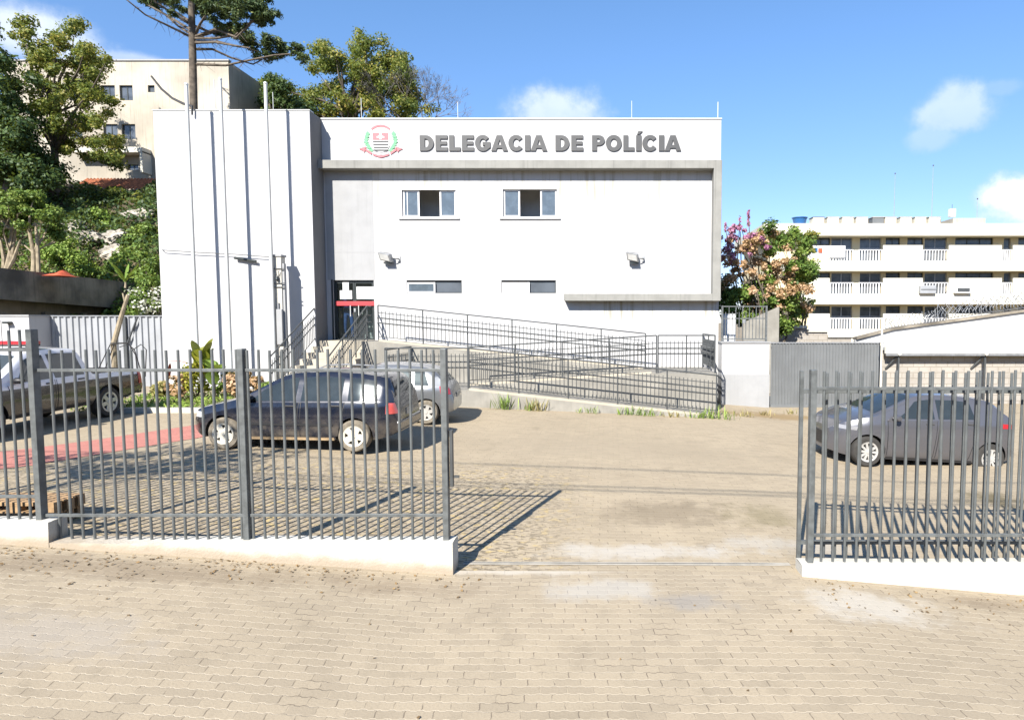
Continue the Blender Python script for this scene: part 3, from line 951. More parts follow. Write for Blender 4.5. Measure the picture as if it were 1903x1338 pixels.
# ================================================================== entrance stairs and ramp
xs0, xs1 = -9.60, -7.85
ys_top, ys_bot = 20.25, 17.35
gb = g(-8.7, ys_bot)
nst = 9
rise = (FLOOR - gb) / nst
run = (ys_top - ys_bot) / (nst - 1)
b = MB()
prof = [(ys_bot, gb - 0.3)]
for k in range(nst):
    y0 = ys_bot + k * run
    prof += [(y0, gb + k * rise), (y0, gb + (k + 1) * rise)]
prof += [(YW - 0.004, FLOOR), (YW - 0.004, gb - 0.3)]
b.prism([(xs0, p[0], p[1]) for p in prof], (xs1 - xs0, 0, 0))
stairs = b.build('entrance_stairs', M['step'], None)
tag(stairs, 'beige concrete entrance stairs rising to the glass door', 'stairs')

rmp = thing('access_ramp', 'switchback concrete wheelchair ramp climbing along the front of the police station', 'ramp', (-2, 18.5, g(-2, 18)))
RX0, RX1 = 3.05, -3.9            # first run
ZL, ZM = 0.68, 1.06              # left landing, right landing
YR = (17.2, 18.40, 19.62, YW - 0.01)
z_in = g(3.05, 17.3) + 0.03
b = MB()
b.prism([(RX0, YR[0], z_in - 0.5), (RX0, YR[0], z_in), (RX1, YR[0], ZL), (-6.3, YR[0], ZL), (-6.3, YR[0], -0.3)], (0, YR[1] - YR[0], 0))
b.build('lower_flight', M['concrete'], rmp)
b = MB()
b.prism([(3.25, YR[1] + 0.002, -0.5), (3.25, YR[1] + 0.002, ZM), (1.5, YR[1] + 0.002, ZM), (-4.2, YR[1] + 0.002, ZL + 0.003), (-6.3, YR[1] + 0.002, ZL + 0.003), (-6.3, YR[1] + 0.002, -0.3)], (0, YR[2] - YR[1], 0))
b.build('middle_flight', M['concrete'], rmp)
b = MB()
b.prism([(3.25, YR[2] + 0.002, -0.5), (3.25, YR[2] + 0.002, ZM + 0.003), (1.35, YR[2] + 0.002, ZM + 0.003), (-7.3, YR[2] + 0.002, FLOOR - 0.005), (xs1 + 0.002, YR[2] + 0.002, FLOOR - 0.005), (xs1 + 0.002, YR[2] + 0.002, -0.3)], (0, YR[3] - YR[2] - 0.004, 0))
b.build('upper_flight', M['concrete'], rmp)
# low kerbs that carry the balusters
b = MB()
def kerbrun(p, q, w=0.10, h=0.06):
    (xa, ya, za), (xb, yb, zb) = p, q
    b.prism([(xa, ya, za - 0.02), (xb, yb, zb - 0.02), (xb, yb, zb + h), (xa, ya, za + h)], (0, w, 0))
kerbrun((RX0, YR[0] + 0.004, z_in), (RX1, YR[0] + 0.004, ZL))
kerbrun((1.3, YR[1] + 0.01, ZM - 0.012), (-4.2, YR[1] + 0.01, ZL + 0.01))
kerbrun((1.1, YR[2] + 0.01, ZM + 0.03), (-7.3, YR[2] + 0.01, FLOOR - 0.004))
b.build('kerbs', M['step'], rmp)

bal_me = MB().tube([(0, 0, 0), (0, 0, 1)], 0.0105, 6).mesh('baluster', M['rail'], smooth=True)
bpost_me = MB().tube([(0, 0, 0), (0, 0, 1)], 0.021, 8).mesh('post', M['rail'], smooth=True)


def guard(lab, p, q, h=1.13, posts=5, bal=0.115, zb=0.14, zt=0.97, rails=(0.74, 0.58), side=(0, -0.07), group='dark steel railings of the ramp', name='ramp_railing', wall=False):
    p, q = Vector(p), Vector(q)
    root = thing(name, lab, 'railing', tuple(p), 0, group)
    L = (q - p).length
    d = Vector((0, 0, 1))
    off = Vector((side[0], side[1], 0))
    MB().tube([p + d * h, q + d * h], 0.021, 8).build('top_rail', M['rail'], root, smooth=True)
    MB().tube([p + d * zb, q + d * zb], 0.011, 6).build('bottom_rail', M['rail'], root, smooth=True)
    MB().tube([p + d * (rails[0] + 0.16), q + d * (rails[0] + 0.16)], 0.011, 6).build('upper_rail', M['rail'], root, smooth=True)
    for rz_ in rails:
        a, c = p + d * rz_ + off, q + d * rz_ + off
        MB().tube([a, c], 0.022, 8).build('handrail', M['rail'], root, smooth=True)
    for k in range(posts):
        pp = p.lerp(q, k / (posts - 1))
        o = link(bpy.data.objects.new('post', bpost_me), root)
        o.location, o.scale = pp, (1, 1, h)
        if abs(off.length) > 0:
            m_ = MB()
            for rz_ in rails: m_.tube([pp + d * (rz_ - 0.03), pp + d * (rz_ - 0.03) + off], 0.008, 5)
            m_.build('bracket', M['rail'], root)
    n = min(int(L / bal), 98)
    for k in range(1, n):
        pp = p.lerp(q, k / n)
        o = link(bpy.data.objects.new('baluster', bal_me), root)
        o.location, o.scale = pp + d * zb, (1, 1, zt - zb)
    return root


hk = 0.05
guard('nearest ramp railing, rising left along the lowest flight beside the weeds', (RX0, YR[0] + 0.05, z_in + hk), (RX1, YR[0] + 0.05, ZL + hk), posts=6, side=(0, 0.07))
guard('level ramp railing at the lower left landing behind the silver hatchback', (RX1 - 0.03, YR[0] + 0.05, ZL + hk), (-6.25, YR[0] + 0.05, ZL + hk), posts=3, side=(0, 0.07))
guard('short ramp railing across the left end of the lower landing', (-6.26, YR[0] + 0.09, ZL), (-6.26, YR[2] - 0.05, ZL), posts=3, side=(0.07, 0))
guard('middle ramp railing between the lowest and the second flight', (1.45, YR[1] + 0.06, ZM), (-4.2, YR[1] + 0.06, ZL + 0.02), posts=5, side=(0, 0.07))
guard('highest ramp railing, sloping down to the right from the glass door', (1.2, YR[2] + 0.06, ZM + 0.03), (-7.32, YR[2] + 0.06, FLOOR + 0.01), posts=7, bal=0.118)
guard('level ramp railing along the front of the right hand landing', (3.2, YR[1] + 0.06, ZM), (1.5, YR[1] + 0.06, ZM), posts=3, side=(0, 0.07))
guard('short ramp railing across the right end of the upper landing', (3.21, YR[1] + 0.1, ZM), (3.21, YR[3] - 0.05, ZM), posts=3, side=(-0.07, 0))
0 and guard('short ramp railing beside the foot of the lowest flight at its back', (RX0 - 0.05, YR[1] - 0.04, z_in + 0.01), (1.6, YR[1] - 0.04, z_in + 0.01 + 0.14), posts=3, side=(0, -0.07))


def stair_guard(lab, x):
    pb = Vector((x, ys_bot + 0.05, gb + rise))
    pt = Vector((x, ys_top, FLOOR))
    root = thing('stair_railing', lab, 'railing', (x, ys_bot, gb), 0, 'dark steel railings of the entrance stairs')
    d = Vector((0, 0, 1))
    pe = Vector((x, ys_top + 0.35, FLOOR))
    MB().tube([pb + d * 1.08, pt + d * 1.13, pe + d * 1.13], 0.022, 8).build('top_rail', M['rail'], root, smooth=True)
    for hz in (0.80, 0.58, 0.12):
        MB().tube([pb + d * hz, pt + d * (hz + 0.03), pe + d * (hz + 0.03)], 0.016 if hz > 0.2 else 0.011, 8).build('handrail' if hz > 0.2 else 'bottom_rail', M['rail'], root, smooth=True)
    for k in range(4):
        pp = pb.lerp(pt, k / 3)
        MB().tube([pp - d * 0.02, pp + d * 1.10], 0.021, 8).build('post', M['rail'], root, smooth=True)
    for k in range(1, 27):
        pp = pb.lerp(pt, k / 27)
        o = link(bpy.data.objects.new('baluster', bal_me), root)
        o.location, o.scale = pp + d * 0.12, (1, 1, 0.82)


stair_guard('dark stair railing on the left of the steps against the white tower', xs0 + 0.05)
stair_guard('dark stair railing on the right of the steps below the glass door', xs1 - 0.05)

# ================================================================== fittings on and before the facade
def floodlight(px, py, lab):
    p = at(px, py, YW)
    t_ = thing('floodlight', lab, 'floodlight', (p.x, YW, p.z), 0, 'floodlights on the facade')
    b = MB()
    b.prism([(-0.24, -0.34, 0.16), (0.13, -0.34, 0.08), (0.17, -0.25, -0.17), (-0.20, -0.25, -0.09)], (0.05, 0.14, 0.045))
    b.build('housing', M['galv'], t_, world=False, bevel=0.01)
    b = MB()
    b.prism([(-0.19, -0.338, 0.115), (0.10, -0.338, 0.052), (0.135, -0.268, -0.125), (-0.16, -0.268, -0.062)], (0.0, -0.012, -0.006))
    b.build('lens', M['lamp_clear'], t_, world=False)
    MB().box(-0.10, 0.20, -0.20, -0.10, -0.20, -0.14).build('ballast_box', M['frame_dk'], t_, world=False)
    b = MB()
    b.tube([(0.20, -0.2, -0.03), (0.36, -0.13, -0.03), (0.36, 0, -0.03)], 0.018, 6)
    b.build('bracket', M['rail'], t_, world=False)
    MB().box(0.32, 0.40, -0.03, -0.001, -0.13, 0.06).build('wall_plate', M['galv'], t_, world=False)


floodlight(722, 480, 'grey floodlight on the wall near the grey panel, above the left low window')
floodlight(1176, 480, 'grey floodlight on the bare right half of the white facade')

for k, (pt, pb, lab) in enumerate((((343, 160), (371, 680), 'left flagpole of the three before the white tower'), ((404, 150), (434, 680), 'middle flagpole of the three before the white tower'),
                                   ((489, 158), (515, 680), 'tallest looking right flagpole of the three, beside the meter post'))):
    Yp = 19.35
    tp, bt = at(*pt, Yp), at(*pb, Yp)
    xm = (tp.x + bt.x) / 2
    zt = tp.z
    zg = g(xm, Yp)
    t_ = thing('flagpole', lab, 'flagpole', (xm, Yp, zg), 0, 'white flagpoles')
    MB().tube([(xm, Yp, zg), (xm, Yp, zg + 3), (xm, Yp, zg + 6), (xm, Yp, zt)], [0.056, 0.054, 0.052, 0.050], 10).build('pole', M['white_metal'], t_, smooth=True)
    MB().lathe([(0.001, zt + 0.10), (0.05, zt + 0.07), (0.06, zt + 0.03), (0.045, zt), (0.001, zt - 0.01)], 12, 'Z', (xm, Yp, 0)).build('finial', M['white_metal'], t_, smooth=True)
    MB().lathe([(0.001, zg + 0.12), (0.12, zg + 0.12), (0.14, zg + 0.0), (0.14, zg - 0.1)], 12, 'Z', (xm, Yp, 0)).build('base', M['concrete'], t_, smooth=True)
    MB().tube([(xm + 0.06, Yp - 0.02, zt - 0.05), (xm + 0.05, Yp - 0.03, zg + 4), (xm + 0.07, Yp - 0.02, zg + 1.3)], 0.004, 4).build('halyard', M['twig'], t_)

# service post with meter box
Ym = 19.55
mt, mb_ = at(519, 478, Ym), at(519, 700, Ym)
xm = at(520, 560, Ym).x
mp = thing('meter_post', 'white concrete service post with meter box and insulator brackets left of the stairs', 'service post', (xm, Ym, g(xm, Ym)))
MB().box(xm - 0.13, xm + 0.13, Ym - 0.10, Ym + 0.16, g(xm, Ym) - 0.1, mt.z).build('post', M['kerb'], mp, bevel=0.012)
MB().box(xm - 0.17, xm + 0.16, Ym - 0.13, Ym + 0.19, mt.z + 0.001, mt.z + 0.07).build('cap', M['grey_plaster'], mp, bevel=0.01)
for z_, w_ in ((at(519, 500, Ym).z, 0.19), (at(519, 527, Ym).z, 0.18), (at(519, 534, Ym).z, 0.18)):
    MB().box(xm - w_, xm + w_ + 0.05, Ym - 0.135, Ym - 0.105, z_ - 0.012, z_ + 0.012).build('bracket', M['rail'], mp)
z_ = at(519, 515, Ym).z
MB().tube([(xm - 0.10, Ym - 0.15, z_ + 0.22), (xm + 0.0, Ym - 0.2, z_ + 0.05), (xm + 0.08, Ym - 0.16, z_ + 0.18), (xm + 0.05, Ym - 0.15, z_ - 0.08)], 0.012, 6).build('wires', M['rail'], mp)
MB().lathe([(0.001, 0.12), (0.04, 0.12), (0.055, 0.03), (0.03, 0.0), (0.001, 0.0)], 10, 'Z', (xm + 0.02, Ym - 0.16, z_ - 0.12)).build('insulator', M['frame_dk'], mp, smooth=True)
z_ = at(519, 575, Ym).z
MB().box(xm - 0.03, xm + 0.15, Ym - 0.19, Ym - 0.105, at(519, 640, Ym).z, z_).build('meter_box', M['grey_plaster'], mp, bevel=0.01)
MB().tube([(xm + 0.02, Ym - 0.13, z_), (xm + 0.02, Ym - 0.13, z_ + 0.2)], 0.03, 8).build('pipe_stub', M['galv'], mp, smooth=True)
MB().box(xm + 0.134, xm + 0.20, Ym - 0.06, Ym + 0.06, g(xm, Ym), at(519, 490, Ym).z).build('conduit', M['grey_plaster'], mp)

# service cable and its dark splice sleeve
Yc = 19.99
ca, cb_, cc = at(302, 465, Yc), at(440, 473, Yc), at(508, 478, Yc)
cab = thing('service_cable', 'thin service cable with a dark splice sleeve crossing the tower to the meter post', 'cable', tuple(ca))
MB().tube([ca, at(370, 469.5, Yc), cb_, at(475, 476, Yc), cc], 0.012, 6).build('wire', M['rail'], cab, smooth=True)
MB().tube([at(436, 479.5, Yc), at(476, 486, Yc)], 0.045, 8).build('splice_sleeve', M['frame_dk'], cab, smooth=True)
MB().tube([ca, Vector((XTL + 0.1, YT - 0.002, ca.z + 0.02))], 0.012, 6).build('anchor', M['rail'], cab)
Yk = 20.0
pts = [at(281, 142, Yk), at(300, 166, Yk), at(320, 183, Yk), at(340, 193, Yk), at(357, 198, Yk), at(357, 214, Yk)]
rp_ = MB().tube(pts, [0.03, 0.035, 0.035, 0.04, 0.035, 0.03], 6).build('loose_cable', M['black'], None, smooth=True)
tag(rp_, 'loose black cable end curling up from the parapet of the tower', 'cable')

for px_, pt_, pb_, lab in ((1334, 190, 224, 'lightning rod at the right corner of the parapet'), (851, 190, 224, 'thin lightning rod on the parapet left of the first word'),
                           (672, 183, 224, 'thin lightning rod on the parapet above the coat of arms'), (1174, 188, 224, 'faint lightning rod on the parapet in front of the cloud'),
                           (400, 148, 208, 'white lightning rod on the tower roof between the flagpoles'), (508, 172, 208, 'thin lightning rod on the tower roof beside the right flagpole')):
    Yr = (YF + 0.35) if px_ > 560 else YT + 1.0
    a, c = at(px_, pb_, Yr), at(px_, pt_, Yr)
    t_ = thing('lightning_rod', lab, 'lightning rod', (a.x, Yr, a.z), 0, 'lightning rods on the parapet')
    MB().tube([(a.x, Yr, a.z - 0.45), (a.x, Yr, c.z)], 0.016 if px_ in (1334, 400) else 0.010, 6).build('rod', M['white_metal'], t_)
    MB().box(a.x - 0.05, a.x + 0.05, Yr - 0.05, Yr + 0.05, a.z - 0.50, a.z - 0.42).build('base', M['galv'], t_)

# ================================================================== vehicles
def paint(name, col, metal=0.35, rough=0.28, dust_amt=0.5, stripe=None):
    col = tuple(c_ * 0.82 for c_ in col)
    m, t, b = newmat(name)
    co = t.n('TexCoord').outputs['Object']
    z = t.n('SeparateXYZ', _0=co).outputs[2]
    c = col
    if stripe:
        (zs, c2) = stripe
        x = t.n('SeparateXYZ', _0=co).outputs[0]
        zz = t.math('ADD', z, t.math('MULTIPLY', x, 0.0))
        c = t.mix(t.rng(zz, zs - 0.004, zs + 0.004), c2, col)
    dn = t.rng(t.noise(co, 5.0, 6), 0.3, 0.7)
    d = t.math('MULTIPLY', t.math('ADD', t.math('MULTIPLY', t.rng(z, 0.75, 0.22), 0.85), 0.12), t.math('MULTIPLY', dn, dust_amt))
    c = t.mix(d, c, (0.20, 0.165, 0.12))
    t.set(b.inputs['Base Color'], c)
    b.inputs['Metallic'].default_value = metal
    t.set(b.inputs['Roughness'], t.math('ADD', t.math('MULTIPLY', d, 0.7), rough))
    b.inputs['Coat Weight'].default_value = 0.8
    b.inputs['Coat Roughness'].default_value = 0.05
    return m


M['carglass'] = glassmat('car_glass', (0.025, 0.032, 0.034), 0.30, 0.03)
M['seat'] = mat('grey_seat_cloth', (0.10, 0.10, 0.10), 0.9)


def tab(t):
    xs_, zs_ = [q[0] for q in t], [q[1] for q in t]
    def f(x, s=0.05):
        return sum(np.interp(x + d, xs_, zs_) for d in (-s, -s / 2, 0, s / 2, s)) / 5
    return f


class Car:
    def __init__(s, spec):
        s.sp = spec
        s.L = spec['L']
        s.top, s.bot, s.belt, s.hw = (tab(spec[k]) for k in ('top', 'bot', 'belt', 'hw'))
        s.tum, s.crown = spec.get('tumble', 0.40), spec.get('crown', 0.035)

    def ring(s, x):
        zb, zt, w = s.bot(x), s.top(x), s.hw(x)
        zl = min(s.belt(x), zt - 0.05)
        h, G = zl - zb, zt - zl
        P = [(0, zb), (0.7 * w, zb), (0.93 * w, zb + 0.02), (0.975 * w, zb + 0.16 * h), (0.995 * w, zb + 0.40 * h), (w, zb + 0.60 * h), (0.985 * w, zb + 0.82 * h), (0.955 * w, zl - 0.012), (0.945 * w, zl)]
        w0 = 0.945 * w
        for k in (0.3, 0.6, 0.82): P.append((w0 - s.tum * G * k - 0.03 * k * min(1, G / .3), zl + G * k))
        ws = w0 - s.tum * G - 0.035
        P += [(ws + 0.005, zt - 0.035 * min(1, G / .2) - 0.006), (ws - 0.035, zt - 0.003), (ws * 0.6, zt + s.crown * 0.6), (ws * 0.3, zt + s.crown * 0.9), (0, zt + s.crown)]
        return P

    def side(s, x, z):
        P = s.ring(x)
        for a, c in zip(P[2:], P[3:]):
            if a[1] <= z <= c[1] and c[1] > a[1]:
                return a[0] + (c[0] - a[0]) * (z - a[1]) / (c[1] - a[1])
        return P[-5][0] if z > P[-5][1] else P[2][0]

    def body(s):
        xs_ = sorted(set([0.0] + [round(v, 4) for v in np.linspace(0.02, s.L - 0.02, int(s.L / 0.055))] + [s.L]))
        b = MB()
        n = len(s.ring(1.0))
        for x in xs_:
            P = s.ring(x)
            b.v += [(x, -p[0], p[1]) for p in P] + [(x, p[0], p[1]) for p in reversed(P[1:-1])]
        m = 2 * n - 2
        for i in range(len(xs_) - 1):
            for k in range(m):
                k2 = (k + 1) % m
                b.f.append((i * m + k, i * m + k2, (i + 1) * m + k2, (i + 1) * m + k))
        b.f.append(tuple(range(m)))
        e = (len(xs_) - 1) * m
        b.f.append(tuple(e + k for k in reversed(range(m))))
        return b

    def patch(s, b, x0b, x1b, x0t, x1t, zlo, zhi, off=0.005, sgn=-1, nu=14, nv=6):
        """patch on the flank; zlo / zhi are numbers or functions of x"""
        lo = zlo if callable(zlo) else (lambda x: zlo)
        hi = zhi if callable(zhi) else (lambda x: zhi)
        def fn(u, v):
            x = (x0b + (x1b - x0b) * u) * (1 - v) + (x0t + (x1t - x0t) * u) * v
            z = lo(x) * (1 - v) + max(hi(x), lo(x) + 0.004) * v
            return (x, sgn * (s.side(x, z) + off), z)
        b.grid(fn, nu, nv)

    def roofpatch(s, b, x0, x1, f0, f1, off=0.006, nu=12, nv=10):
        """patch over the top surface (windscreen, rear window); f = share of the width at its ends"""
        def fn(u, v):
            x = x0 + (x1 - x0) * u
            P = s.ring(x)
            ws = P[-4][0]
            fy = (v * 2 - 1) * (f0 + (f1 - f0) * u)
            z = np.interp(abs(fy) * ws, [P[-1][0], P[-2][0], P[-3][0], P[-4][0]], [P[-1][1], P[-2][1], P[-3][1], P[-4][1]])
            sl = (s.top(x + 0.03) - s.top(x - 0.03)) / 0.06
            nl = math.hypot(sl, 1)
            return (x - sl / nl * off, fy * ws, z + off / nl)
        b.grid(fn, nu, nv)


def make_car(name, label, spec, loc, rotz, scale, body_m, group='parked cars in the police yard'):
    c = Car(spec)
    root = thing(name, label, spec.get('cat', 'car'), loc, rotz, group, scale)
    r, ww = spec['r'], spec.get('ww', 0.20)
    body = c.body().build('body', body_m, root, world=False)
    # wheel arches and (pickup) load bed are cut out
    cut = MB()
    for wx in spec['wheels']:
        for sg in (-1, 1):
            w = c.hw(wx)
            cut.lathe([(0.0001, sg * (w + 0.2)), (r * 1.16, sg * (w + 0.2)), (r * 1.16, sg * (w - 0.27)), (0.0001, sg * (w - 0.27))], 28, 'Y', (wx, 0, r))
    if 'bed' in spec:
        x0, x1, y, z0 = spec['bed']
        cut.box(x0, x1, -y, y, z0, 2.6)
    if spec.get('dark_arch', True): pass
    ct = cut.build('cutter', M['black'], None)
    for me in (body.data, ct.data): me.materials[0] = body_m
    ct.data.materials[0] = M['black']
    mod = body.modifiers.new('cut', 'BOOLEAN')
    mod.operation, mod.object, mod.solver = 'DIFFERENCE', ct, 'EXACT'
    if hasattr(mod, 'material_mode'): mod.material_mode = 'TRANSFER'
    bake(body)
    bpy.data.objects.remove(ct, do_unlink=True)
    body.data.polygons.foreach_set('use_smooth', [True] * len(body.data.polygons))
    body.data.set_sharp_from_angle(angle=R(32))

    # wheels
    tyre = MB().lathe([(r * 0.63, -ww / 2 + 0.01), (r * 0.72, -ww / 2), (r * 0.92, -ww / 2 + 0.004), (r, -ww * 0.30), (r, ww * 0.30), (r * 0.92, ww / 2 - 0.004), (r * 0.72, ww / 2), (r * 0.63, ww / 2 - 0.01)], 32, 'Y', close=True)
    tyre_me = tyre.mesh('wheel', spec.get('rubber', M['rubber']), smooth=True)
    rim = MB()
    rim.lathe([(r * 0.66, -ww / 2 + 0.012), (r * 0.66, -ww / 2 - 0.004), (r * 0.55, -ww / 2 + 0.006), (r * 0.54, -ww / 2 + 0.05), (r * 0.66, ww / 2 - 0.02)], 32, 'Y')
    ns = spec.get('spokes', 5)
    sw = spec.get('spoke_w', 0.16)
    for k in range(ns):
        a = 2 * math.pi * k / ns + math.pi / 2
        ca, sa = math.cos(a), math.sin(a)
        pt = lambda rad, t_: (rad * ca - t_ * sa, 0, rad * sa + t_ * ca)
        y0, y1 = -ww / 2 + 0.008, -ww / 2 + 0.002
        q = [pt(r * 0.10, -sw * r * 0.9), pt(r * 0.585, -sw * r), pt(r * 0.585, sw * r), pt(r * 0.10, sw * r * 0.9)]
        rim.prism([(p[0], y0 if i in (0, 3) else y1, p[2]) for i, p in enumerate(q)], (0, 0.03, 0))
    rim.lathe([(0.0001, -ww / 2 - 0.004), (r * 0.13, -ww / 2 - 0.002), (r * 0.16, -ww / 2 + 0.03)], 14, 'Y')
    rim_me = rim.mesh('rim', spec.get('rim', M['alloy']), smooth=True)
    disc_me = MB().lathe([(0.0001, -ww / 2 + 0.055), (r * 0.6, -ww / 2 + 0.055), (r * 0.6, -ww / 2 + 0.065), (0.0001, -ww / 2 + 0.065)], 24, 'Y').mesh('brake_disc', M['black'])
    for wx in spec['wheels']:
        for sg in (-1, 1):
            o = bpy.data.objects.new('wheel', tyre_me)
            link(o, root, False)
            o.location = (wx, sg * (c.hw(wx) - ww / 2 - 0.005), r)
            o.rotation_euler = (0, random.uniform(0, 6), 0)
            if sg > 0: o.rotation_euler = (0, random.uniform(0, 6), math.pi)
            for nm, me in (('rim', rim_me), ('brake_disc', disc_me)):
                q = bpy.data.objects.new(nm, me)
                link(q, o, False)
    # doors with handles
    for (x0b, x1b, x0t, x1t) in spec['doors']:
        for sg in (-1, 1):
            lo = lambda x: c.bot(x) + 0.07
            hi = lambda x: min(c.belt(x), c.top(x) - .05) - 0.015
            for (xb, xt) in ((x0b, x0t), (x1b, x1t)):
                s_ = MB()
                c.patch(s_, xb - .006, xb + .006, xt - .006, xt + .006, lo, hi, 0.0025, sg, 1, 12)
                s_.build('door_seam', M['black'], root, world=False)
            d = MB()
            c.patch(d, x0b + 0.012, x1b - 0.012, x0t + 0.012, x1t - 0.012, lambda x: lo(x) + 0.01, lambda x: hi(x) - 0.005, 0.004, sg, 16, 12)
            dr = d.build('door', body_m, root, smooth=True, world=False)
            h = MB()
            zz = c.belt(x1t) - 0.085
            xh = x1t - 0.16
            y = sg * (c.side(xh, zz) + 0.012)
            h.box(xh - 0.085, xh + 0.085, y - 0.012, y + 0.012, zz - 0.016, zz + 0.016)
            h.build('handle', spec.get('handle', M['black']), dr, bevel=0.006, world=False)
            if sg == -1 and 'crest' in spec and (x0b, x1b, x0t, x1t) == spec['doors'][0]:
                cx_, cz_ = spec['crest']
                q = MB()
                c.patch(q, cx_ - .12, cx_ + .12, cx_ - .15, cx_ + .15, cz_ - .16, cz_ + .16, 0.008, sg, 4, 4)
                q.build('door_badge', M['white_metal'], dr, world=False)
                q = MB()
                c.patch(q, cx_ - .08, cx_ + .08, cx_ - .10, cx_ + .10, cz_ - .09, cz_ + .11, 0.011, sg, 4, 4)
                q.build('badge_shield', M['galv'], dr, world=False)
    # glass
    for (x0b, x1b, x0t, x1t) in spec['windows']:
        for sg in (-1, 1):
            w_ = MB()
            c.patch(w_, x0b, x1b, x0t, x1t, lambda x: c.belt(x) + 0.012, lambda x: c.top(x) - spec.get('head', 0.085), 0.005, sg, 18, 7)
            w_.build('side_window', M['carglass'], root, smooth=True, world=False)
    if 'windscreen' in spec:
        w_ = MB()
        c.roofpatch(w_, *spec['windscreen'], 0.90, 0.90)
        w_.build('windscreen', M['carglass'], root, smooth=True, world=False)
    if 'rear' in spec:
        w_ = MB()
        c.roofpatch(w_, *spec['rear'], 0.86, 0.92, 0.016)
        w_.build('rear_window', M['carglass'], root, smooth=True, world=False)
    for sg in (-1, 1):
        for key, nm, mm in (('head_l', 'headlight', spec.get('head_m', M['lamp_clear'])), ('tail_l', 'taillight', spec.get('tail_m', M['lamp_red']))):
            x0b, x1b, x0t, x1t, za, zc = spec[key]
            w_ = MB()
            c.patch(w_, x0b, x1b, x0t, x1t, za, zc, 0.008, sg, 10, 4)
            w_.build(nm, mm, root, smooth=True, world=False)
        # mirror
        mx, mz = spec['mirror']
        y = c.side(mx, mz - 0.04)
        w_ = MB().lathe([(0.001, -0.10), (0.05, -0.095), (0.075, -0.05), (0.075, 0.05), (0.05, 0.095), (0.001, 0.10)], 12, 'Y', (mx, sg * (y + 0.09), mz))
        w_.v = [(v[0], v[1], mz + (v[2] - mz) * 0.85) for v in w_.v]
        w_.build('mirror', spec.get('mirror_m', body_m), root, smooth=True, world=False)
    # taillight wraps round onto the tail, plate, bumpers
    xr = c.L
    w_ = MB()
    for sg in (-1, 1):
        x0b, x1b, x0t, x1t, za, zc = spec['tail_l']
    P = spec.get('plate_z', 0.62)
    MB().box(xr - 0.0, xr + 0.012, -0.2, 0.2, P - 0.065, P + 0.065).build('number_plate', M['galv'], root, world=False)
    MB().box(-0.015, 0.0, -0.36, 0.36, spec['grille'][0], spec['grille'][1]).build('grille', M['black'], root, bevel=0.01, world=False)
    # side rubbing strip / sill
    for sg in (-1, 1):
        a, e = spec['wheels']
        w_ = MB()
        c.patch(w_, a + r * 1.25, e - r * 1.25, a + r * 1.25, e - r * 1.25, lambda x: c.bot(x) + 0.0, lambda x: c.bot(x) + 0.055, 0.004, sg, 10, 2)
        w_.build('sill', spec.get('sill_m', M['black']), root, world=False)
        if spec.get('strip'):
            w_ = MB()
            z = spec['strip']
            c.patch(w_, a + r * 1.3, e - r * 1.25, a + r * 1.3, e - r * 1.25, z - 0.022, z + 0.022, 0.013, sg, 10, 2)
            w_.build('rubbing_strip', spec.get('strip_m', M['black']), root, world=False)
    if spec.get('roof_rails'):
        x0, x1 = spec['roof_rails']
        for sg in (-1, 1):
            path = []
            for k in range(9):
                x = x0 + (x1 - x0) * k / 8
                P_ = c.ring(x)
                path.append((x, sg * (P_[-4][0] - 0.02), c.top(x) + (0.01 if k in (0, 8) else 0.06)))
            MB().tube(path, 0.014, 6).build('roof_rail', M['galv'], root, smooth=True, world=False)
    if spec.get('seats'):
        for x in spec['seats']:
            for y in (-0.36, 0.36):
                zb = c.belt(x) - 0.25
                MB().prism([(x, y - 0.22, zb), (x + 0.12, y - 0.22, zb), (x + 0.26, y - 0.18, zb + 0.55), (x + 0.16, y - 0.18, zb + 0.55)], (0, 0.44, 0)).build('seat', M['seat'], root, bevel=0.03, world=False)
    return root, c


def place(spec, pf, pr):
    """pose from the two near-side wheel contact points on the ground"""
    a, e = gp(*pf), gp(*pr)
    d = e - a
    sc = d.length / (spec['wheels'][1] - spec['wheels'][0])
    th = math.atan2(d.y, d.x)
    hwid = max(q[1] for q in spec['hw']) - spec.get('ww', 0.2) * 0.5
    # local point (wheel0, -hwid) -> a
    lx, ly = spec['wheels'][0] * sc, -hwid * sc
    ox = a.x - (lx * math.cos(th) - ly * math.sin(th))
    oy = a.y - (lx * math.sin(th) + ly * math.cos(th))
    xm = ox + spec['L'] * 0.5 * sc * math.cos(th)
    ym = oy + spec['L'] * 0.5 * sc * math.sin(th)
    print('car scale', round(sc, 3), 'yaw', round(math.degrees(th), 1), 'at', round(xm, 2), round(ym, 2))
    return ox, oy, th, sc


def sit(root, spec, ox, oy, th, sc):
    """tilt the parked vehicle to the slope of the yard"""
    g0, g1 = g(ox, oy), g(ox + math.cos(th), oy + math.sin(th))
    pitch = -math.atan2(g1 - g0, 1.0)
    gl = g(ox - math.sin(th), oy + math.cos(th)) - g0
    root.location = (ox, oy, g0 + 0.012)
    root.rotation_euler = (math.atan2(gl, 1.0), pitch, th)


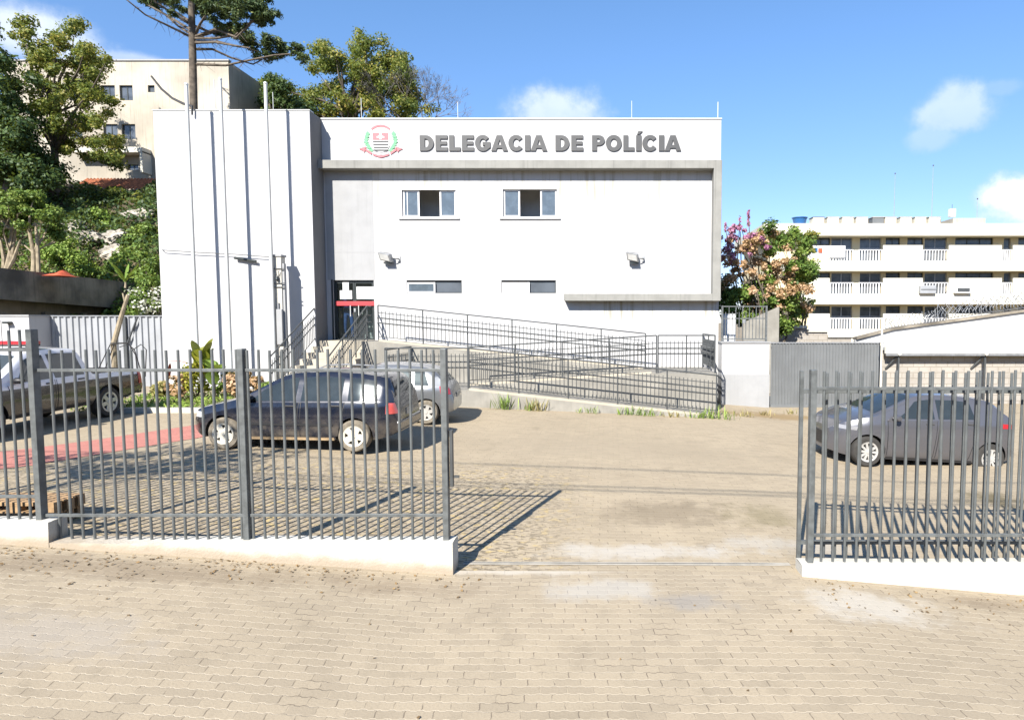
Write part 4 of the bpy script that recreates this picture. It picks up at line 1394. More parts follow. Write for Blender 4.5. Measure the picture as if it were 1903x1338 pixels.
ESTATE = dict(L=4.24, r=0.30, wheels=(0.80, 3.22), spokes=5, spoke_w=0.19, rim=mat('dusty_light_alloy', (0.66, 0.62, 0.52), 0.6, 0.0, var=0.1), rubber=M['dusty_rubber'],
              top=[(0, .60), (.04, .69), (.18, .76), (.95, .92), (1.08, .96), (1.80, 1.36), (2.05, 1.43), (2.6, 1.46), (3.3, 1.44), (3.85, 1.38), (4.0, 1.30), (4.16, .98), (4.20, .86), (4.24, .62)],
              bot=[(0, .30), (.25, .22), (.5, .20), (3.7, .21), (4.0, .27), (4.24, .36)],
              belt=[(0, .86), (1.0, .90), (4.24, .96)], hw=[(0, .58), (.06, .68), (.25, .78), (.8, .81), (3.3, .81), (3.9, .78), (4.15, .71), (4.24, .62)],
              doors=[(1.16, 2.16, 1.10, 2.20), (2.22, 2.93, 2.24, 3.05)], windows=[(1.20, 2.13, 1.50, 2.13), (2.23, 2.98, 2.23, 2.98), (3.10, 3.78, 3.08, 3.70)],
              windscreen=(1.13, 1.74), rear=(3.99, 4.13), head_l=(0.03, 0.34, 0.06, 0.30, .60, .70), tail_l=(3.98, 4.235, 3.98, 4.16, .72, .92), mirror=(1.30, .98), grille=(.46, .60),
              strip=.50, strip_m=M['black'], roof_rails=(1.95, 3.75), seats=(1.75, 2.6), plate_z=.70, tail_m=mat('sunlit_red_lens', (0.62, 0.10, 0.09), 0.15, coat=0.8), sill_m=mat('dust_caked_sill', (0.36, 0.26, 0.15), 0.95, var=0.4, vs=6))
HATCH = dict(L=3.93, r=0.30, wheels=(0.80, 3.33), spokes=10, spoke_w=0.075,
             top=[(0, .62), (.05, .72), (.18, .82), (.75, .98), (.90, 1.01), (1.75, 1.42), (2.0, 1.465), (2.5, 1.485), (3.05, 1.46), (3.36, 1.41), (3.68, 1.16), (3.80, .99), (3.89, .82), (3.93, .60)],
             bot=[(0, .22), (.3, .17), (.5, .17), (3.5, .18), (3.8, .26), (3.93, .34)],
             belt=[(0, .90), (.9, .95), (3.93, 1.10)], hw=[(0, .34), (.06, .52), (.25, .70), (.8, .845), (3.3, .85), (3.7, .80), (3.85, .72), (3.93, .62)],
             doors=[(1.18, 2.12, 1.14, 2.16), (2.17, 2.86, 2.20, 3.02)], windows=[(1.30, 2.10, 1.72, 2.08), (2.18, 2.94, 2.16, 2.86)],
             windscreen=(.95, 1.70), rear=(3.42, 3.66), head_l=(.06, .50, .14, .52, .70, .775), tail_l=(3.50, 3.86, 3.46, 3.78, .92, 1.01), mirror=(1.28, 1.01), grille=(.30, .55),
             seats=(1.75, 2.6), plate_z=.75, crown=.03, head_m=mat('smoky_headlamp', (0.30, 0.30, 0.31), 0.15, coat=0.8), handle=mat('grey_handle', (0.12, 0.12, 0.125), 0.4, 0.3))
SILVER = dict(L=3.80, r=0.30, wheels=(0.75, 3.15), spokes=6, spoke_w=0.15, rubber=M['dusty_rubber'], rim=mat('dusty_hubcap', (0.46, 0.44, 0.40), 0.7, 0.1, var=0.15),
              top=[(0, .60), (.05, .70), (.2, .78), (.85, .93), (1.0, .97), (1.65, 1.36), (1.9, 1.43), (2.4, 1.45), (3.05, 1.41), (3.30, 1.34), (3.62, .99), (3.74, .88), (3.80, .60)],
              bot=[(0, .28), (.3, .2), (.5, .19), (3.5, .2), (3.8, .32)], belt=[(0, .88), (1.0, .92), (3.8, .97)],
              hw=[(0, .56), (.06, .66), (.25, .76), (.8, .805), (3.2, .805), (3.6, .76), (3.74, .70), (3.80, .62)],
              doors=[(1.08, 2.02, 1.04, 2.06), (2.08, 2.72, 2.10, 2.88)], windows=[(1.15, 1.98, 1.48, 1.97), (2.08, 2.74, 2.07, 2.70), (2.85, 3.2, 2.82, 3.06)],
              windscreen=(1.05, 1.60), rear=(3.34, 3.60), head_l=(.03, .34, .06, .30, .60, .72), tail_l=(3.50, 3.77, 3.46, 3.66, .76, .96), mirror=(1.20, .98), grille=(.42, .58),
              strip=.52, strip_m=M['galv'], seats=(1.65, 2.5), plate_z=.70)
PICKUP = dict(cat='pickup truck', L=5.26, r=0.385, ww=0.26, wheels=(0.97, 4.06), spokes=6, spoke_w=0.13,
              top=[(0, .86), (.06, .98), (.25, 1.06), (1.10, 1.17), (1.28, 1.21), (2.02, 1.70), (2.25, 1.76), (2.8, 1.79), (3.30, 1.77), (3.48, 1.72), (3.58, 1.20), (3.66, 1.125), (5.2, 1.125), (5.24, 1.10), (5.26, .75)],
              bot=[(0, .42), (.3, .36), (.6, .36), (4.7, .40), (5.0, .46), (5.26, .52)], belt=[(0, 1.07), (1.2, 1.10), (3.5, 1.14), (5.26, 1.14)],
              hw=[(0, .70), (.08, .80), (.3, .88), (1.0, .92), (5.1, .92), (5.22, .90), (5.26, .86)], tumble=0.30,
              doors=[(1.52, 2.52, 1.44, 2.56), (2.58, 3.38, 2.60, 3.42)], windows=[(1.62, 2.50, 1.98, 2.48), (2.60, 3.40, 2.58, 3.34)], head=0.10,
              windscreen=(1.33, 1.98), rear=(3.50, 3.57), head_l=(.06, .50, .10, .46, .86, .98), tail_l=(5.06, 5.24, 5.06, 5.22, .74, 1.06), mirror=(1.62, 1.18), grille=(.66, .92),
              bed=(3.72, 5.18, .80, .70), seats=(2.1, 2.9), plate_z=.62, crest=(2.02, .86), mirror_m=M['black'])

def squeeze(sp, ff, fr):
    """shorten the overhangs in front of and behind the axles"""
    w0, w1 = sp['wheels']
    L2 = w1 + (sp['L'] - w1) * fr
    sh = w0 * (1 - ff)
    f = lambda x: (x * ff if x < w0 else x - sh if x < w1 else w1 + (x - w1) * fr - sh)
    for k in ('top', 'bot', 'belt', 'hw'): sp[k] = [(f(a), b_) for a, b_ in sp[k]]
    for k in ('doors', 'windows'): sp[k] = [tuple(f(a) for a in t_) for t_ in sp[k]]
    for k in ('windscreen', 'rear', 'roof_rails'):
        if k in sp: sp[k] = tuple(f(a) for a in sp[k])
    for k in ('head_l', 'tail_l'): sp[k] = tuple(f(a) for a in sp[k][:4]) + sp[k][4:]
    sp['mirror'] = (f(sp['mirror'][0]), sp['mirror'][1])
    sp['seats'] = [f(a) for a in sp['seats']]
    sp['L'] = f(sp['L'])
    sp['wheels'] = (f(w0 - 1e-9), w1 - sh)


squeeze(ESTATE, 0.80, 0.76)
squeeze(HATCH, 0.80, 1.0)
vehicles = []
for (nm, lab, spec, pf, pr, pm) in (
        ('estate_car', 'dark blue dusty estate car with pale alloy wheels behind the long railing', ESTATE, (421, 834), (661, 845), paint('dark_blue_paint', (0.008, 0.012, 0.026), 0.2, 0.16, 0.55)),
        ('hatchback_car', 'charcoal grey hatchback parked behind the sliding gate on the right', HATCH, (1607, 867), (1834, 865), paint('charcoal_paint', (0.115, 0.115, 0.128), 0.35, 0.32, 0.10)),
        ('hatchback_car', 'silver hatchback half hidden behind the dark blue estate car', SILVER, (612, 785), (807, 791), paint('silver_paint', (0.25, 0.26, 0.27), 0.6, 0.28, 0.30)),
        ('police_pickup', 'white and dark brown police pickup with a red light bar, cut by the left edge', PICKUP, (6, 806), (206, 782), paint('white_over_dark_paint', (0.78, 0.79, 0.82), 0.0, 0.25, 0.16, stripe=(1.00, (0.030, 0.027, 0.026))))):
    ox, oy, th, sc = place(spec, pf, pr) if spec is not PICKUP else (-12.62, 10.72, R(91), 0.94)
    sc2 = max(0.88, min(1.12, sc)) * (0.94 if spec is SILVER else 1.0)
    root, car = make_car(nm, lab, spec, (0, 0, 0), 0, 1.0, pm)
    root.scale = (sc2,) * 3
    sit(root, spec, ox, oy, th, sc2)
    vehicles.append((root, car))
pk, pc = vehicles[3]
lb = MB().box(2.30, 2.56, -0.62, 0.62, 1.87, 1.91).build('light_bar', M['black'], pk, bevel=0.01, world=False)
for y0 in (-0.62, -0.26, 0.22):
    MB().box(2.29, 2.57, y0, y0 + 0.40 if y0 != -0.26 else 0.20, 1.905, 1.985).build('beacon', M['lamp_red'], lb, bevel=0.015, world=False)
for y0 in (-0.45, 0.45):
    MB().box(2.40, 2.46, y0 - 0.03, y0 + 0.03, 1.78, 1.875).build('foot', M['galv'], lb, world=False)
MB().box(5.24, 5.36, -0.78, 0.78, 0.46, 0.60).build('rear_bumper', M['frame_dk'], pk, bevel=0.02, world=False)
MB().tube([(2.0, -0.3, 1.8), (2.0, -0.3, 2.45)], 0.006, 5).build('aerial', M['black'], pk, world=False)
e_, _ = vehicles[0]
MB().box(ESTATE['L'] - 0.05, ESTATE['L'] + 0.04, -0.66, 0.66, 0.38, 0.58).build('rear_bumper', e_.children[0].data.materials[0], e_, bevel=0.04, world=False)

# ================================================================== left boundary
def corrugated(b, p, q, z0, z1, pitch=0.25, d=0.045):
    """trapezoidal sheet from p to q (x, y), z0 / z1 numbers or functions of x"""
    f0 = z0 if callable(z0) else (lambda x: z0)
    f1 = z1 if callable(z1) else (lambda x: z1)
    p, q = Vector((*p, 0)), Vector((*q, 0))
    L = (q - p).length
    t_ = (q - p).normalized()
    nrm = Vector((t_.y, -t_.x, 0))
    if nrm.y > 0: nrm = -nrm
    pts, s_ = [], 0.0
    while s_ < L:
        for a, dd in ((0, 0), (0.50, 0), (0.60, d), (0.90, d)):
            if s_ + a * pitch <= L: pts.append((s_ + a * pitch, dd))
        s_ += pitch
    pts.append((L, 0))
    n = len(b.v)
    for (s_, dd) in pts:
        c = p + t_ * s_ + nrm * dd
        b.v += [(c.x, c.y, f0(c.x)), (c.x, c.y, f1(c.x))]
    for i in range(len(pts) - 1):
        b.f.append((n + 2 * i, n + 2 * i + 2, n + 2 * i + 3, n + 2 * i + 1))


YCF = 20.7
xa, xb = at(80, 620, YCF).x, XTL - 0.02
zc = at(180, 588.5, YCF).z
cf = thing('corrugated_fence', 'pale grey corrugated metal fence between the white outbuilding and the tower', 'fence', ((xa + xb) / 2, YCF, g(-17, YCF)))
b = MB()
corrugated(b, (xa, YCF), (xb, YCF), lambda x: g(x, YCF) - 0.2, zc, 0.21)
b.build('sheet', M['corr_lt'], cf, fix=False)
MB().box(xa, xb, YCF - 0.06, YCF + 0.03, zc + 0.001, zc + 0.04).build('cap_rail', M['galv'], cf)
xp = at(236, 610, YCF).x
MB().box(xp - 0.05, xp + 0.05, YCF - 0.12, YCF - 0.055, g(xp, YCF), zc - 0.02).build('post', M['rail'], cf)
MB().tube([(at(259, 590, YCF).x, YCF - 0.09, at(259, 590, YCF).z), (xp + 0.06, YCF - 0.09, at(240, 638, YCF).z)], 0.03, 6).build('brace', M['rail'], cf)

ob = thing('outbuilding', 'small white flat roofed outbuilding at the left edge behind the police pickup', 'outbuilding', (-20.5, 20, g(-20, 20)))
xo = at(55, 620, 19.9).x
MB().box(-26, xo, 19.9, 20.9, g(-20, 20) - 0.5, at(30, 588, 19.9).z).build('wall', M['plaster'], ob)
MB().box(-26, xo + 0.03, 19.87, 20.93, at(30, 588, 19.9).z + 0.001, at(30, 588, 19.9).z + 0.05).build('roof_edge', M['grey_plaster'], ob)
lp = at(13, 600, 19.8)
ol = thing('wall_lamp', 'small dark lamp on a thin conduit on the white outbuilding wall', 'wall lamp', tuple(lp))
MB().box(lp.x - 0.09, lp.x + 0.09, 19.72, 19.89, lp.z - 0.03, lp.z + 0.04).build('head', M['frame_dk'], ol, bevel=0.01)
MB().tube([(lp.x - 0.03, 19.885, lp.z), (lp.x - 0.03, 19.885, lp.z - 1.4)], 0.013, 6).build('conduit', M['galv'], ol)

# old mould-stained shed running back along the left boundary
pa, pb = at(-60, 491, 21.9), at(257, 527, 32.0)
sh = thing('old_shed', 'old mould blackened concrete shed with a thick overhanging roof slab', 'shed', (pa.x, 24, 0.8))
ztop = (at(0, 497, 22.9).z + pb.z) / 2
# measured top edge rises slightly towards the street
za_, zb_ = at(-60, 491, 21.9).z, pb.z
b = MB()
nx_ = Vector((pb.x - pa.x, pb.y - pa.y, 0)).normalized()
out = Vector((nx_.y, -nx_.x, 0))
for (o0, lo, hi, e0, e1, nm, mm) in ((0.55, -1.02, 0.0, 0, 0, 'roof_slab', 'stain'),):
    p0, p1 = Vector((pa.x, pa.y, 0)), Vector((pb.x, pb.y, 0))
    b.v += []
    q = [p0, p1, p1 - out * 5.0, p0 - out * 5.0]
    zt_ = [za_, zb_, zb_, za_]
    n = len(b.v)
    b.v += [(v.x, v.y, z) for v, z in zip(q, zt_)] + [(v.x, v.y, z - d) for v, z, d in zip(q, zt_, (1.15, 1.35, 1.35, 1.15))]
    b.f += [(n, n + 1, n + 2, n + 3), (n + 7, n + 6, n + 5, n + 4), (n, n + 4, n + 5, n + 1), (n + 1, n + 5, n + 6, n + 2), (n + 2, n + 6, n + 7, n + 3), (n + 3, n + 7, n + 4, n)]
b.build('roof_slab', M['stain'], sh)
b = MB()
p0, p1 = Vector((pa.x, pa.y, 0)) - out * 0.5, Vector((pb.x, pb.y, 0)) - out * 0.5 - nx_ * 0.4
q = [p0, p1, p1 - out * 4.2, p0 - out * 4.2]
n = len(b.v)
b.v += [(v.x, v.y, 0.4) for v in q] + [(v.x, v.y, z - 1.0) for v, z in zip(q, (za_, zb_, zb_, za_))]
b.f += [(n, n + 1, n + 5, n + 4), (n + 1, n + 2, n + 6, n + 5), (n + 2, n + 3, n + 7, n + 6), (n + 3, n, n + 4, n + 7)]
b.build('wall', mat('stained_shed_wall', (0.24, 0.205, 0.155), 0.95, var=0.45, vs=0.5, bump=0.4, streak=0.5), sh)
for k in range(4):
    pp = p0.lerp(p1, 0.18 + 0.24 * k) + out * 0.03
    MB().prism([tuple(pp + Vector((0, 0, 0.4))), tuple(pp + nx_ * 0.28 + Vector((0, 0, 0.4))), tuple(pp + nx_ * 0.28 + Vector((0, 0, 3.0))), tuple(pp + Vector((0, 0, 3.0)))], out * 0.12).build('pilaster', M['stain'], sh)
oc = at(97, 502, 25.2)
b = MB()
b.grid(lambda u, v: (oc.x - 0.1 + (u - .5) * 0.75, oc.y + 0.5 + (v - .5) * 1.0, oc.z - 0.22 + 0.26 * math.sin(u * 3.14) * math.sin(v * 3.14) * (0.8 + 0.3 * math.sin(9 * u + 4 * v))), 8, 6)
tag(b.build('cloth_heap', M['orange'], None, smooth=True), 'bright orange cloth heap lying on the roof of the old shed', 'cloth')

# ------------------------------------------------------------------ hillside
def sm(t):
    t = max(0, min(1, t))
    return t * t * (3 - 2 * t)


def hill(x, y):
    k = sm((-6 - x) / 12)
    return g(x, y) + 0.02 + k * (11.2 * sm((y - 24.5) / 18.5) + 0.35 * math.sin(x * 0.9 + y * 0.5) * sm((y - 25) / 6))


b = MB()
b.grid(lambda u, v: (-110 + 108 * u, 24.6 + 75 * v, hill(-110 + 108 * u, 24.6 + 75 * v) - 0.03), 60, 50)
tag(b.build('hillside', M['soil'], None, smooth=True), kind='structure')

def hp(px_, py_):
    """point of the hillside on a sight line"""
    d = sight(px_, py_)
    t = 24.0
    while t < 70 and HC + d.z * t > hill(d.x * t, d.y * t): t += 0.1
    return Vector((d.x * t, d.y * t, HC + d.z * t))


# apartment block on the hill
YA = 45.0
def apx(x0, x1, y0, y1, Y=YA):
    a, c = at(x0, y1, Y), at(x1, y0, Y)
    return (a.x, c.x, a.z, c.z)


ab = thing('apartment_block', 'weathered cream apartment block on the hill above the trees at left', 'building', (-35, YA, 12))
ax0, ax1, az0, az1 = apx(20, 424, 114, 345)
holes = [apx(189, 213, 159, 187), apx(223, 246, 159, 187), apx(275, 287, 159, 172), apx(193, 218, 231, 259), apx(227, 251, 231, 259), apx(237, 257, 306, 317),
         apx(90, 112, 159, 187), apx(130, 152, 159, 187), apx(90, 112, 231, 259), apx(130, 152, 231, 259)]
b = MB()
holes_wall(b, ax0, ax1, az0 - 3, az1, holes, YA, 0.22)
yb = 53.0
b.poly([(ax1, YA, az0 - 3), (ax1, yb, az0 - 3), (ax1, yb, az1), (ax1, YA, az1)])
b.poly([(ax0, YA, az0 - 3), (ax0, YA, az1), (ax0, yb, az1), (ax0, yb, az0 - 3)])
b.poly([(ax0, yb, az0 - 3), (ax0, yb, az1), (ax1, yb, az1), (ax1, yb, az0 - 3)])
b.poly([(ax0, YA, az1 - 0.3), (ax1, YA, az1 - 0.3), (ax1, yb, az1 - 0.3), (ax0, yb, az1 - 0.3)])
b.build('wall', M['oldwall'], ab, fix=False)
MB().box(ax0, ax1 + 0.08, YA - 0.08, YA + 0.25, az1 + 0.001, az1 + 0.10).build('parapet_cap', M['grey_plaster'], ab)
for (x0, x1, z0, z1) in holes:
    w_ = MB()
    frame_bars(w_, x0 + .002, x1 - .002, z0 + .002, z1 - .002, YA + 0.12, 0.06, 0.06)
    if x1 - x0 > .6: w_.box((x0 + x1) / 2 - .03, (x0 + x1) / 2 + .03, YA + 0.121, YA + .178, z0 + .062, z1 - .062)
    wn = w_.build('window', M['frame_dk'], ab)
    p = MB().box(x0 + .062, x1 - .062, YA + .15, YA + .156, z0 + .062, z1 - .062)
    p.build('pane', M['farglass'], wn)
q = apx(150, 281, 284, 287)
MB().box(q[0], q[1], YA - 0.9, YA - 0.003, q[2] - 0.1, q[3] + 0.15).build('balcony_slab', M['cream2'], ab)
q = apx(269, 281, 284, 326, YA)
MB().box(q[0] + 0.35, q[1], YA - 0.88, YA - 0.004, q[2], q[3] - 0.12).build('side_wall', M['cream2'], ab)

rh = thing('tiled_roof', 'low terracotta tiled roof between the bushes below the cream apartment block', 'roof', tuple(at(205, 342, 42.5)))
b = MB()
r0, r1 = at(128, 352, 41.6), at(272, 352, 41.6)
ztp = at(200, 331, 43.2).z
nt_ = 44
def tiles(u, v):
    x = r0.x + (r1.x - r0.x) * u
    return (x - 0.25 * v, 41.6 + 1.8 * v, r0.z + (ztp - r0.z) * v + 0.05 * math.sin(u * nt_ * math.pi) + 0.03 * ((v * 8) % 1))
b.grid(tiles, nt_ * 4, 16)
b.build('tile_field', M['tile'], rh, smooth=False, fix=False)
MB().box(r0.x + 0.2, r1.x - 0.3, 41.9, 43.0, r0.z - 2.6, r0.z - 0.06).build('wall', M['oldwall'], rh)

# ================================================================== right boundary
YGT = 20.5
xa, xb = at(1432, 700, YGT).x, at(1639, 700, YGT).x
zc = at(1540, 638.5, YGT).z
cg = thing('corrugated_gate', 'dark grey corrugated metal vehicle gate right of the station', 'gate', ((xa + xb) / 2, YGT, g(7, YGT)))
b = MB()
corrugated(b, (xa, YGT), (xb, YGT), lambda x: g(x, YGT) + 0.04, zc, 0.105, 0.025)
b.build('sheet', M['corr'], cg, fix=False)
b = MB()
b.box(xa - 0.03, xb + 0.03, YGT - 0.035, YGT + 0.06, zc + 0.001, zc + 0.045)
b.build('top_rail', M['galv'], cg)
b = MB().box(xa, xb, YGT - 0.04, YGT + 0.04, g(7, YGT) + 0.0, g(7, YGT) + 0.10)
b.build('bottom_rail', M['corr'], cg)

pw = thing('pillar_wall', 'low wall painted white above and grey below between the ramp and the corrugated gate', 'wall', (4.5, 20.3, g(4.5, 20.3)))
x0, x1 = at(1341, 700, 20.3).x, at(1429, 700, 20.3).x
zt, zm = at(1385, 637.5, 20.3).z, at(1385, 696, 20.3).z
MB().box(x0, x1, 20.3, 21.3, zm, zt).build('upper_wall', M['plaster'], pw)
MB().box(x0, x1 + 0.02, 20.285, 21.31, g(4.5, 20.3) - 0.5, zm - 0.001).build('base', M['grey_plaster'], pw)
MB().box(x0 - 0.03, x1 + 0.04, 20.26, 21.33, zt + 0.001, zt + 0.035).build('coping', M['grey_plaster'], pw)
sg = thing('side_gate', 'grey barred side gate standing on the low wall beside the bougainvillea', 'gate', (4.5, 20.8, zt))
zg1 = at(1385, 568, 20.8).z
xg0, xg1 = at(1342, 600, 20.8).x, at(1424, 600, 20.8).x
for x in (xg0, xg1): MB().box(x - 0.03, x + 0.03, 20.77, 20.83, zt + 0.036, zg1).build('post', M['fence'], sg)
for z in (zg1 - 0.03, at(1385, 592, 20.8).z, zt + 0.12): MB().box(xg0 + 0.03, xg1 - 0.03, 20.785, 20.815, z - 0.018, z + 0.018).build('rail', M['fence'], sg)
for k in range(1, 13):
    x = xg0 + (xg1 - xg0) * k / 13
    MB().box(x - 0.011, x + 0.011, 20.79, 20.81, zt + 0.13, zg1 - 0.22 if k % 2 else zg1 - 0.05).build('bar', M['fence'], sg)
MB().box((xg0 + xg1) / 2 - 0.06, (xg0 + xg1) / 2 + 0.04, 20.76, 20.84, at(1380, 601, 20.8).z, at(1380, 594, 20.8).z).build('lock_box', M['galv'], sg, bevel=0.01)

# passage behind the side gate: white door leaf, grey flank wall
pz0 = zt - 0.4
q = wpx(1344, 1367, 586, 640, 22.0)
dl = thing('passage_door', 'white metal door panel seen through the barred side gate', 'door', (q[0], 22.0, q[2]))
MB().box(q[0], q[1], 22.0, 22.05, q[2], q[3]).build('leaf', M['paper'], dl, bevel=0.01)
MB().box(q[0] - 0.05, q[1] + 0.02, 22.06, 22.12, q[2], q[3] + 0.06).build('frame', M['grey_plaster'], dl)
b = MB()
q = wpx(1381, 1430, 570, 650, 25.0)
b.prism([(q[0], 25.0, -0.5), (q[1] + 0.4, 25.0, -0.5), (q[1] + 0.4, 25.0, q[3]), (q[0], 25.0, at(1381, 600, 25).z)], (0, 0.2, 0))
tag(b.build('passage_wall', M['concrete']), 'grey flank wall with a sloping top behind the barred side gate', 'wall')

# block wall stepping down, cream pipe, plastered wall with razor wire, carport
mb_m, t_, pb_ = newmat('concrete_blocks')
co = t_.n('TexCoord').outputs['Object']
sp = t_.n('SeparateXYZ', _0=co)
br = t_.n('TexBrick', Color1=(0.335, 0.31, 0.275), Color2=(0.29, 0.27, 0.24), Mortar=(0.235, 0.21, 0.175), Scale=1.0, Mortar_Size=0.012, Brick_Width=0.40, Row_Height=0.20,
             Vector=t_.n('CombineXYZ', _0=sp.outputs[0], _1=sp.outputs[2]))
c_ = t_.mix(t_.math('MULTIPLY', t_.rng(t_.noise(co, 1.1, 6), 0.45, 0.75), 0.45), br.outputs[0], (0.20, 0.17, 0.135))
t_.set(pb_.inputs['Base Color'], c_)
pb_.inputs['Roughness'].default_value = 0.95
t_.set(pb_.inputs['Normal'], t_.n('Bump', Strength=0.5, Distance=0.02, Height=t_.math('ADD', t_.math('MULTIPLY', br.outputs['Fac'], -1.0), t_.noise(co, 30))))
M['block'] = mb_m

YS = 27.0
sw = thing('stepped_wall', 'unpainted concrete block wall with a coping stepping down to the right above the corrugated gate', 'wall', (10, YS, 0))
steps = [(1418, 1447, 597), (1447, 1474, 603), (1474, 1500, 610), (1500, 1538, 617), (1538, 1586, 627)]
for i, (x0, x1, yt) in enumerate(steps):
    a, c = at(x0, yt, YS), at(x1, yt, YS)
    MB().box(a.x + 0.001 * i, c.x - 0.002, YS, YS + 0.2, -1.0, a.z).build('wall_section', M['block'], sw)
    MB().box(a.x, c.x - 0.01, YS - 0.09, YS + 0.29, a.z + 0.001, a.z + 0.11).build('coping', M['cream2'], sw)
a, c = at(1582, 620, YS), at(1592, 620, YS)
MB().box(a.x, c.x, YS - 0.04, YS + 0.25, -1.0, at(1585, 621, YS).z).build('end_post', M['cream2'], sw)
pp = at(1638.5, 640, 19.9)
pi = thing('drain_pipe', 'thin cream pipe standing at the right edge of the corrugated gate', 'pipe', (pp.x, 19.9, g(pp.x, 19.9)))
MB().tube([(pp.x, 19.9, g(pp.x, 19.9)), (pp.x, 19.9, at(1638, 606, 19.9).z)], 0.03, 8).build('pipe', M['cream2'], pi, smooth=True)
MB().lathe([(0.001, 0.05), (0.045, 0.05), (0.045, -0.05), (0.001, -0.05)], 8, 'Z', (pp.x, 19.9, at(1638, 640, 19.9).z)).build('joint', M['cream2'], pi)

YPW = 22.4
wl = thing('plastered_wall', 'long whitewashed wall with a dark sloping coping under the razor wire at right', 'wall', (13, YPW, 0))
a, m_, c = at(1590, 631, YPW), at(1660, 613, YPW), at(1960, 572, YPW)
M['oldwhite'] = mat('dirty_whitewash', (0.60, 0.60, 0.59), 0.9, var=0.10, vs=0.9, bump=0.15, streak=0.15)
b = MB()
b.prism([(a.x, YPW, -1.2), (c.x + 3, YPW, -1.2), (c.x + 3, YPW, c.z + .4), (c.x, YPW, c.z), (m_.x, YPW, m_.z), (a.x, YPW, a.z)], (0, 0.2, 0))
b.build('wall', M['oldwhite'], wl)
b = MB()
for p, q in ((a, m_), (m_, c)):
    b.prism([(p.x, YPW - 0.10, p.z + 0.001), (q.x, YPW - 0.10, q.z + 0.001), (q.x, YPW - 0.10, q.z + 0.075), (p.x, YPW - 0.10, p.z + 0.075)], (0, 0.4, 0))
b.build('coping', M['stain'], wl)

# razor wire: coil of flat wire on top, two lengths
def coil(lab, x0, x1, zf, r0, turns_per_m, seed):
    rr = random.Random(seed)
    L = x1 - x0
    n = int(L * turns_per_m * 14)
    path = []
    for i in range(n + 1):
        u = i / n
        a_ = u * L * turns_per_m * 2 * math.pi
        rad = r0 * (1 + 0.10 * math.sin(a_ * 0.37 + seed))
        path.append((x0 + L * u + 0.10 * math.sin(a_ * 2.0), YPW + 0.1 + rad * math.cos(a_), zf(x0 + L * u) + rad + rad * math.sin(a_)))
    w_ = thing('razor_wire', lab, 'razor wire', (x0, YPW, zf(x0)), 0, 'razor wire coils on the whitewashed wall')
    MB().tube(path, 0.010, 4).build('coil', M['galv'], w_)
    nb = int(L / 1.3)
    for k in range(nb + 1):
        x = x0 + L * k / nb
        MB().tube([(x, YPW + 0.1, zf(x) - 0.05), (x, YPW + 0.1, zf(x) + 2.1 * r0)], 0.012, 5).build('stay', M['galv'], w_)


def zf_(x): return np.interp(x, [a.x, m_.x, c.x], [a.z, m_.z, c.z]) + 0.08
x_mid = at(1742, 590, YPW).x
coil('small loose razor wire coil at the low left end of the whitewashed wall', at(1648, 600, YPW).x, x_mid - 0.03, zf_, 0.20, 8.5, 1)
coil('large razor wire coil on the higher right end of the whitewashed wall', x_mid + 0.05, at(1990, 590, YPW).x, lambda x: zf_(x) + 0.05, 0.27, 8.0, 2)

YK0, YK1 = 21.42, 21.75
cpx0, cpx1 = at(1646, 650, YK0).x, 16.5
zk0, zk1 = at(1750, 657.5, YK0).z, at(1750, 641, YK0).z
cp = thing('carport', 'low carport with cream fascia, slim posts and dark shadow bars behind the grey hatchback', 'carport', (12, 21, g(12, 21)))
MB().box(cpx0, cpx1, YK0, YK0 + 0.12, zk0, zk1 - 0.05).build('fascia', M['cream2'], cp, bevel=0.01)
MB().box(cpx0 + 0.002, cpx1, YK0 + 0.121, YPW - 0.003, zk0 + 0.12, zk0 + 0.22).build('roof_sheet', M['oldwhite'], cp)
MB().box(cpx0 + 0.003, cpx1, YK0 - 0.04, YK0 + 0.0, zk0 - 0.07, zk0 + 0.015).build('gutter', M['galv'], cp)
MB().box(cpx0, cpx1, YK1, YK1 + 0.19, -1.3, zk0 + 0.119).build('back_wall', M['block'], cp)
for x in (at(1671, 665, YK0).x, at(1832, 665, YK0).x, at(1990, 665, YK0).x):
    MB().box(x - 0.03, x + 0.03, YK0 + 0.02, YK0 + 0.08, g(x, YK0) - 0.05, zk0 + 0.0).build('post', M['rail'], cp)
    MB().tube([(x, YK0 + 0.06, zk0 - 0.02), (x - 0.32, YK1 - 0.02, zk0 - 0.55)], 0.035, 6).build('brace', M['rail'], cp)  # dark diagonal bar stands in for the shadow cast by the post
    MB().lathe([(0.001, 0), (0.05, 0.0), (0.05, 0.05), (0.001, 0.05)], 8, 'Y', (x - 0.02, YK0 - 0.09, zk0 - 0.01)).build('bolt_cap', M['cream2'], cp)

# ------------------------------------------------------------------ far apartment building at right
YH = 52.0
hb = thing('apartment_building', 'long white three storey apartment building with balcony bands and water tanks on its roof', 'building', (25, YH, 0))
YHW = YH + 1.35


def hpx(x0, x1, y0, y1, Y=YHW): return apx(x0, x1, y0, y1, Y)


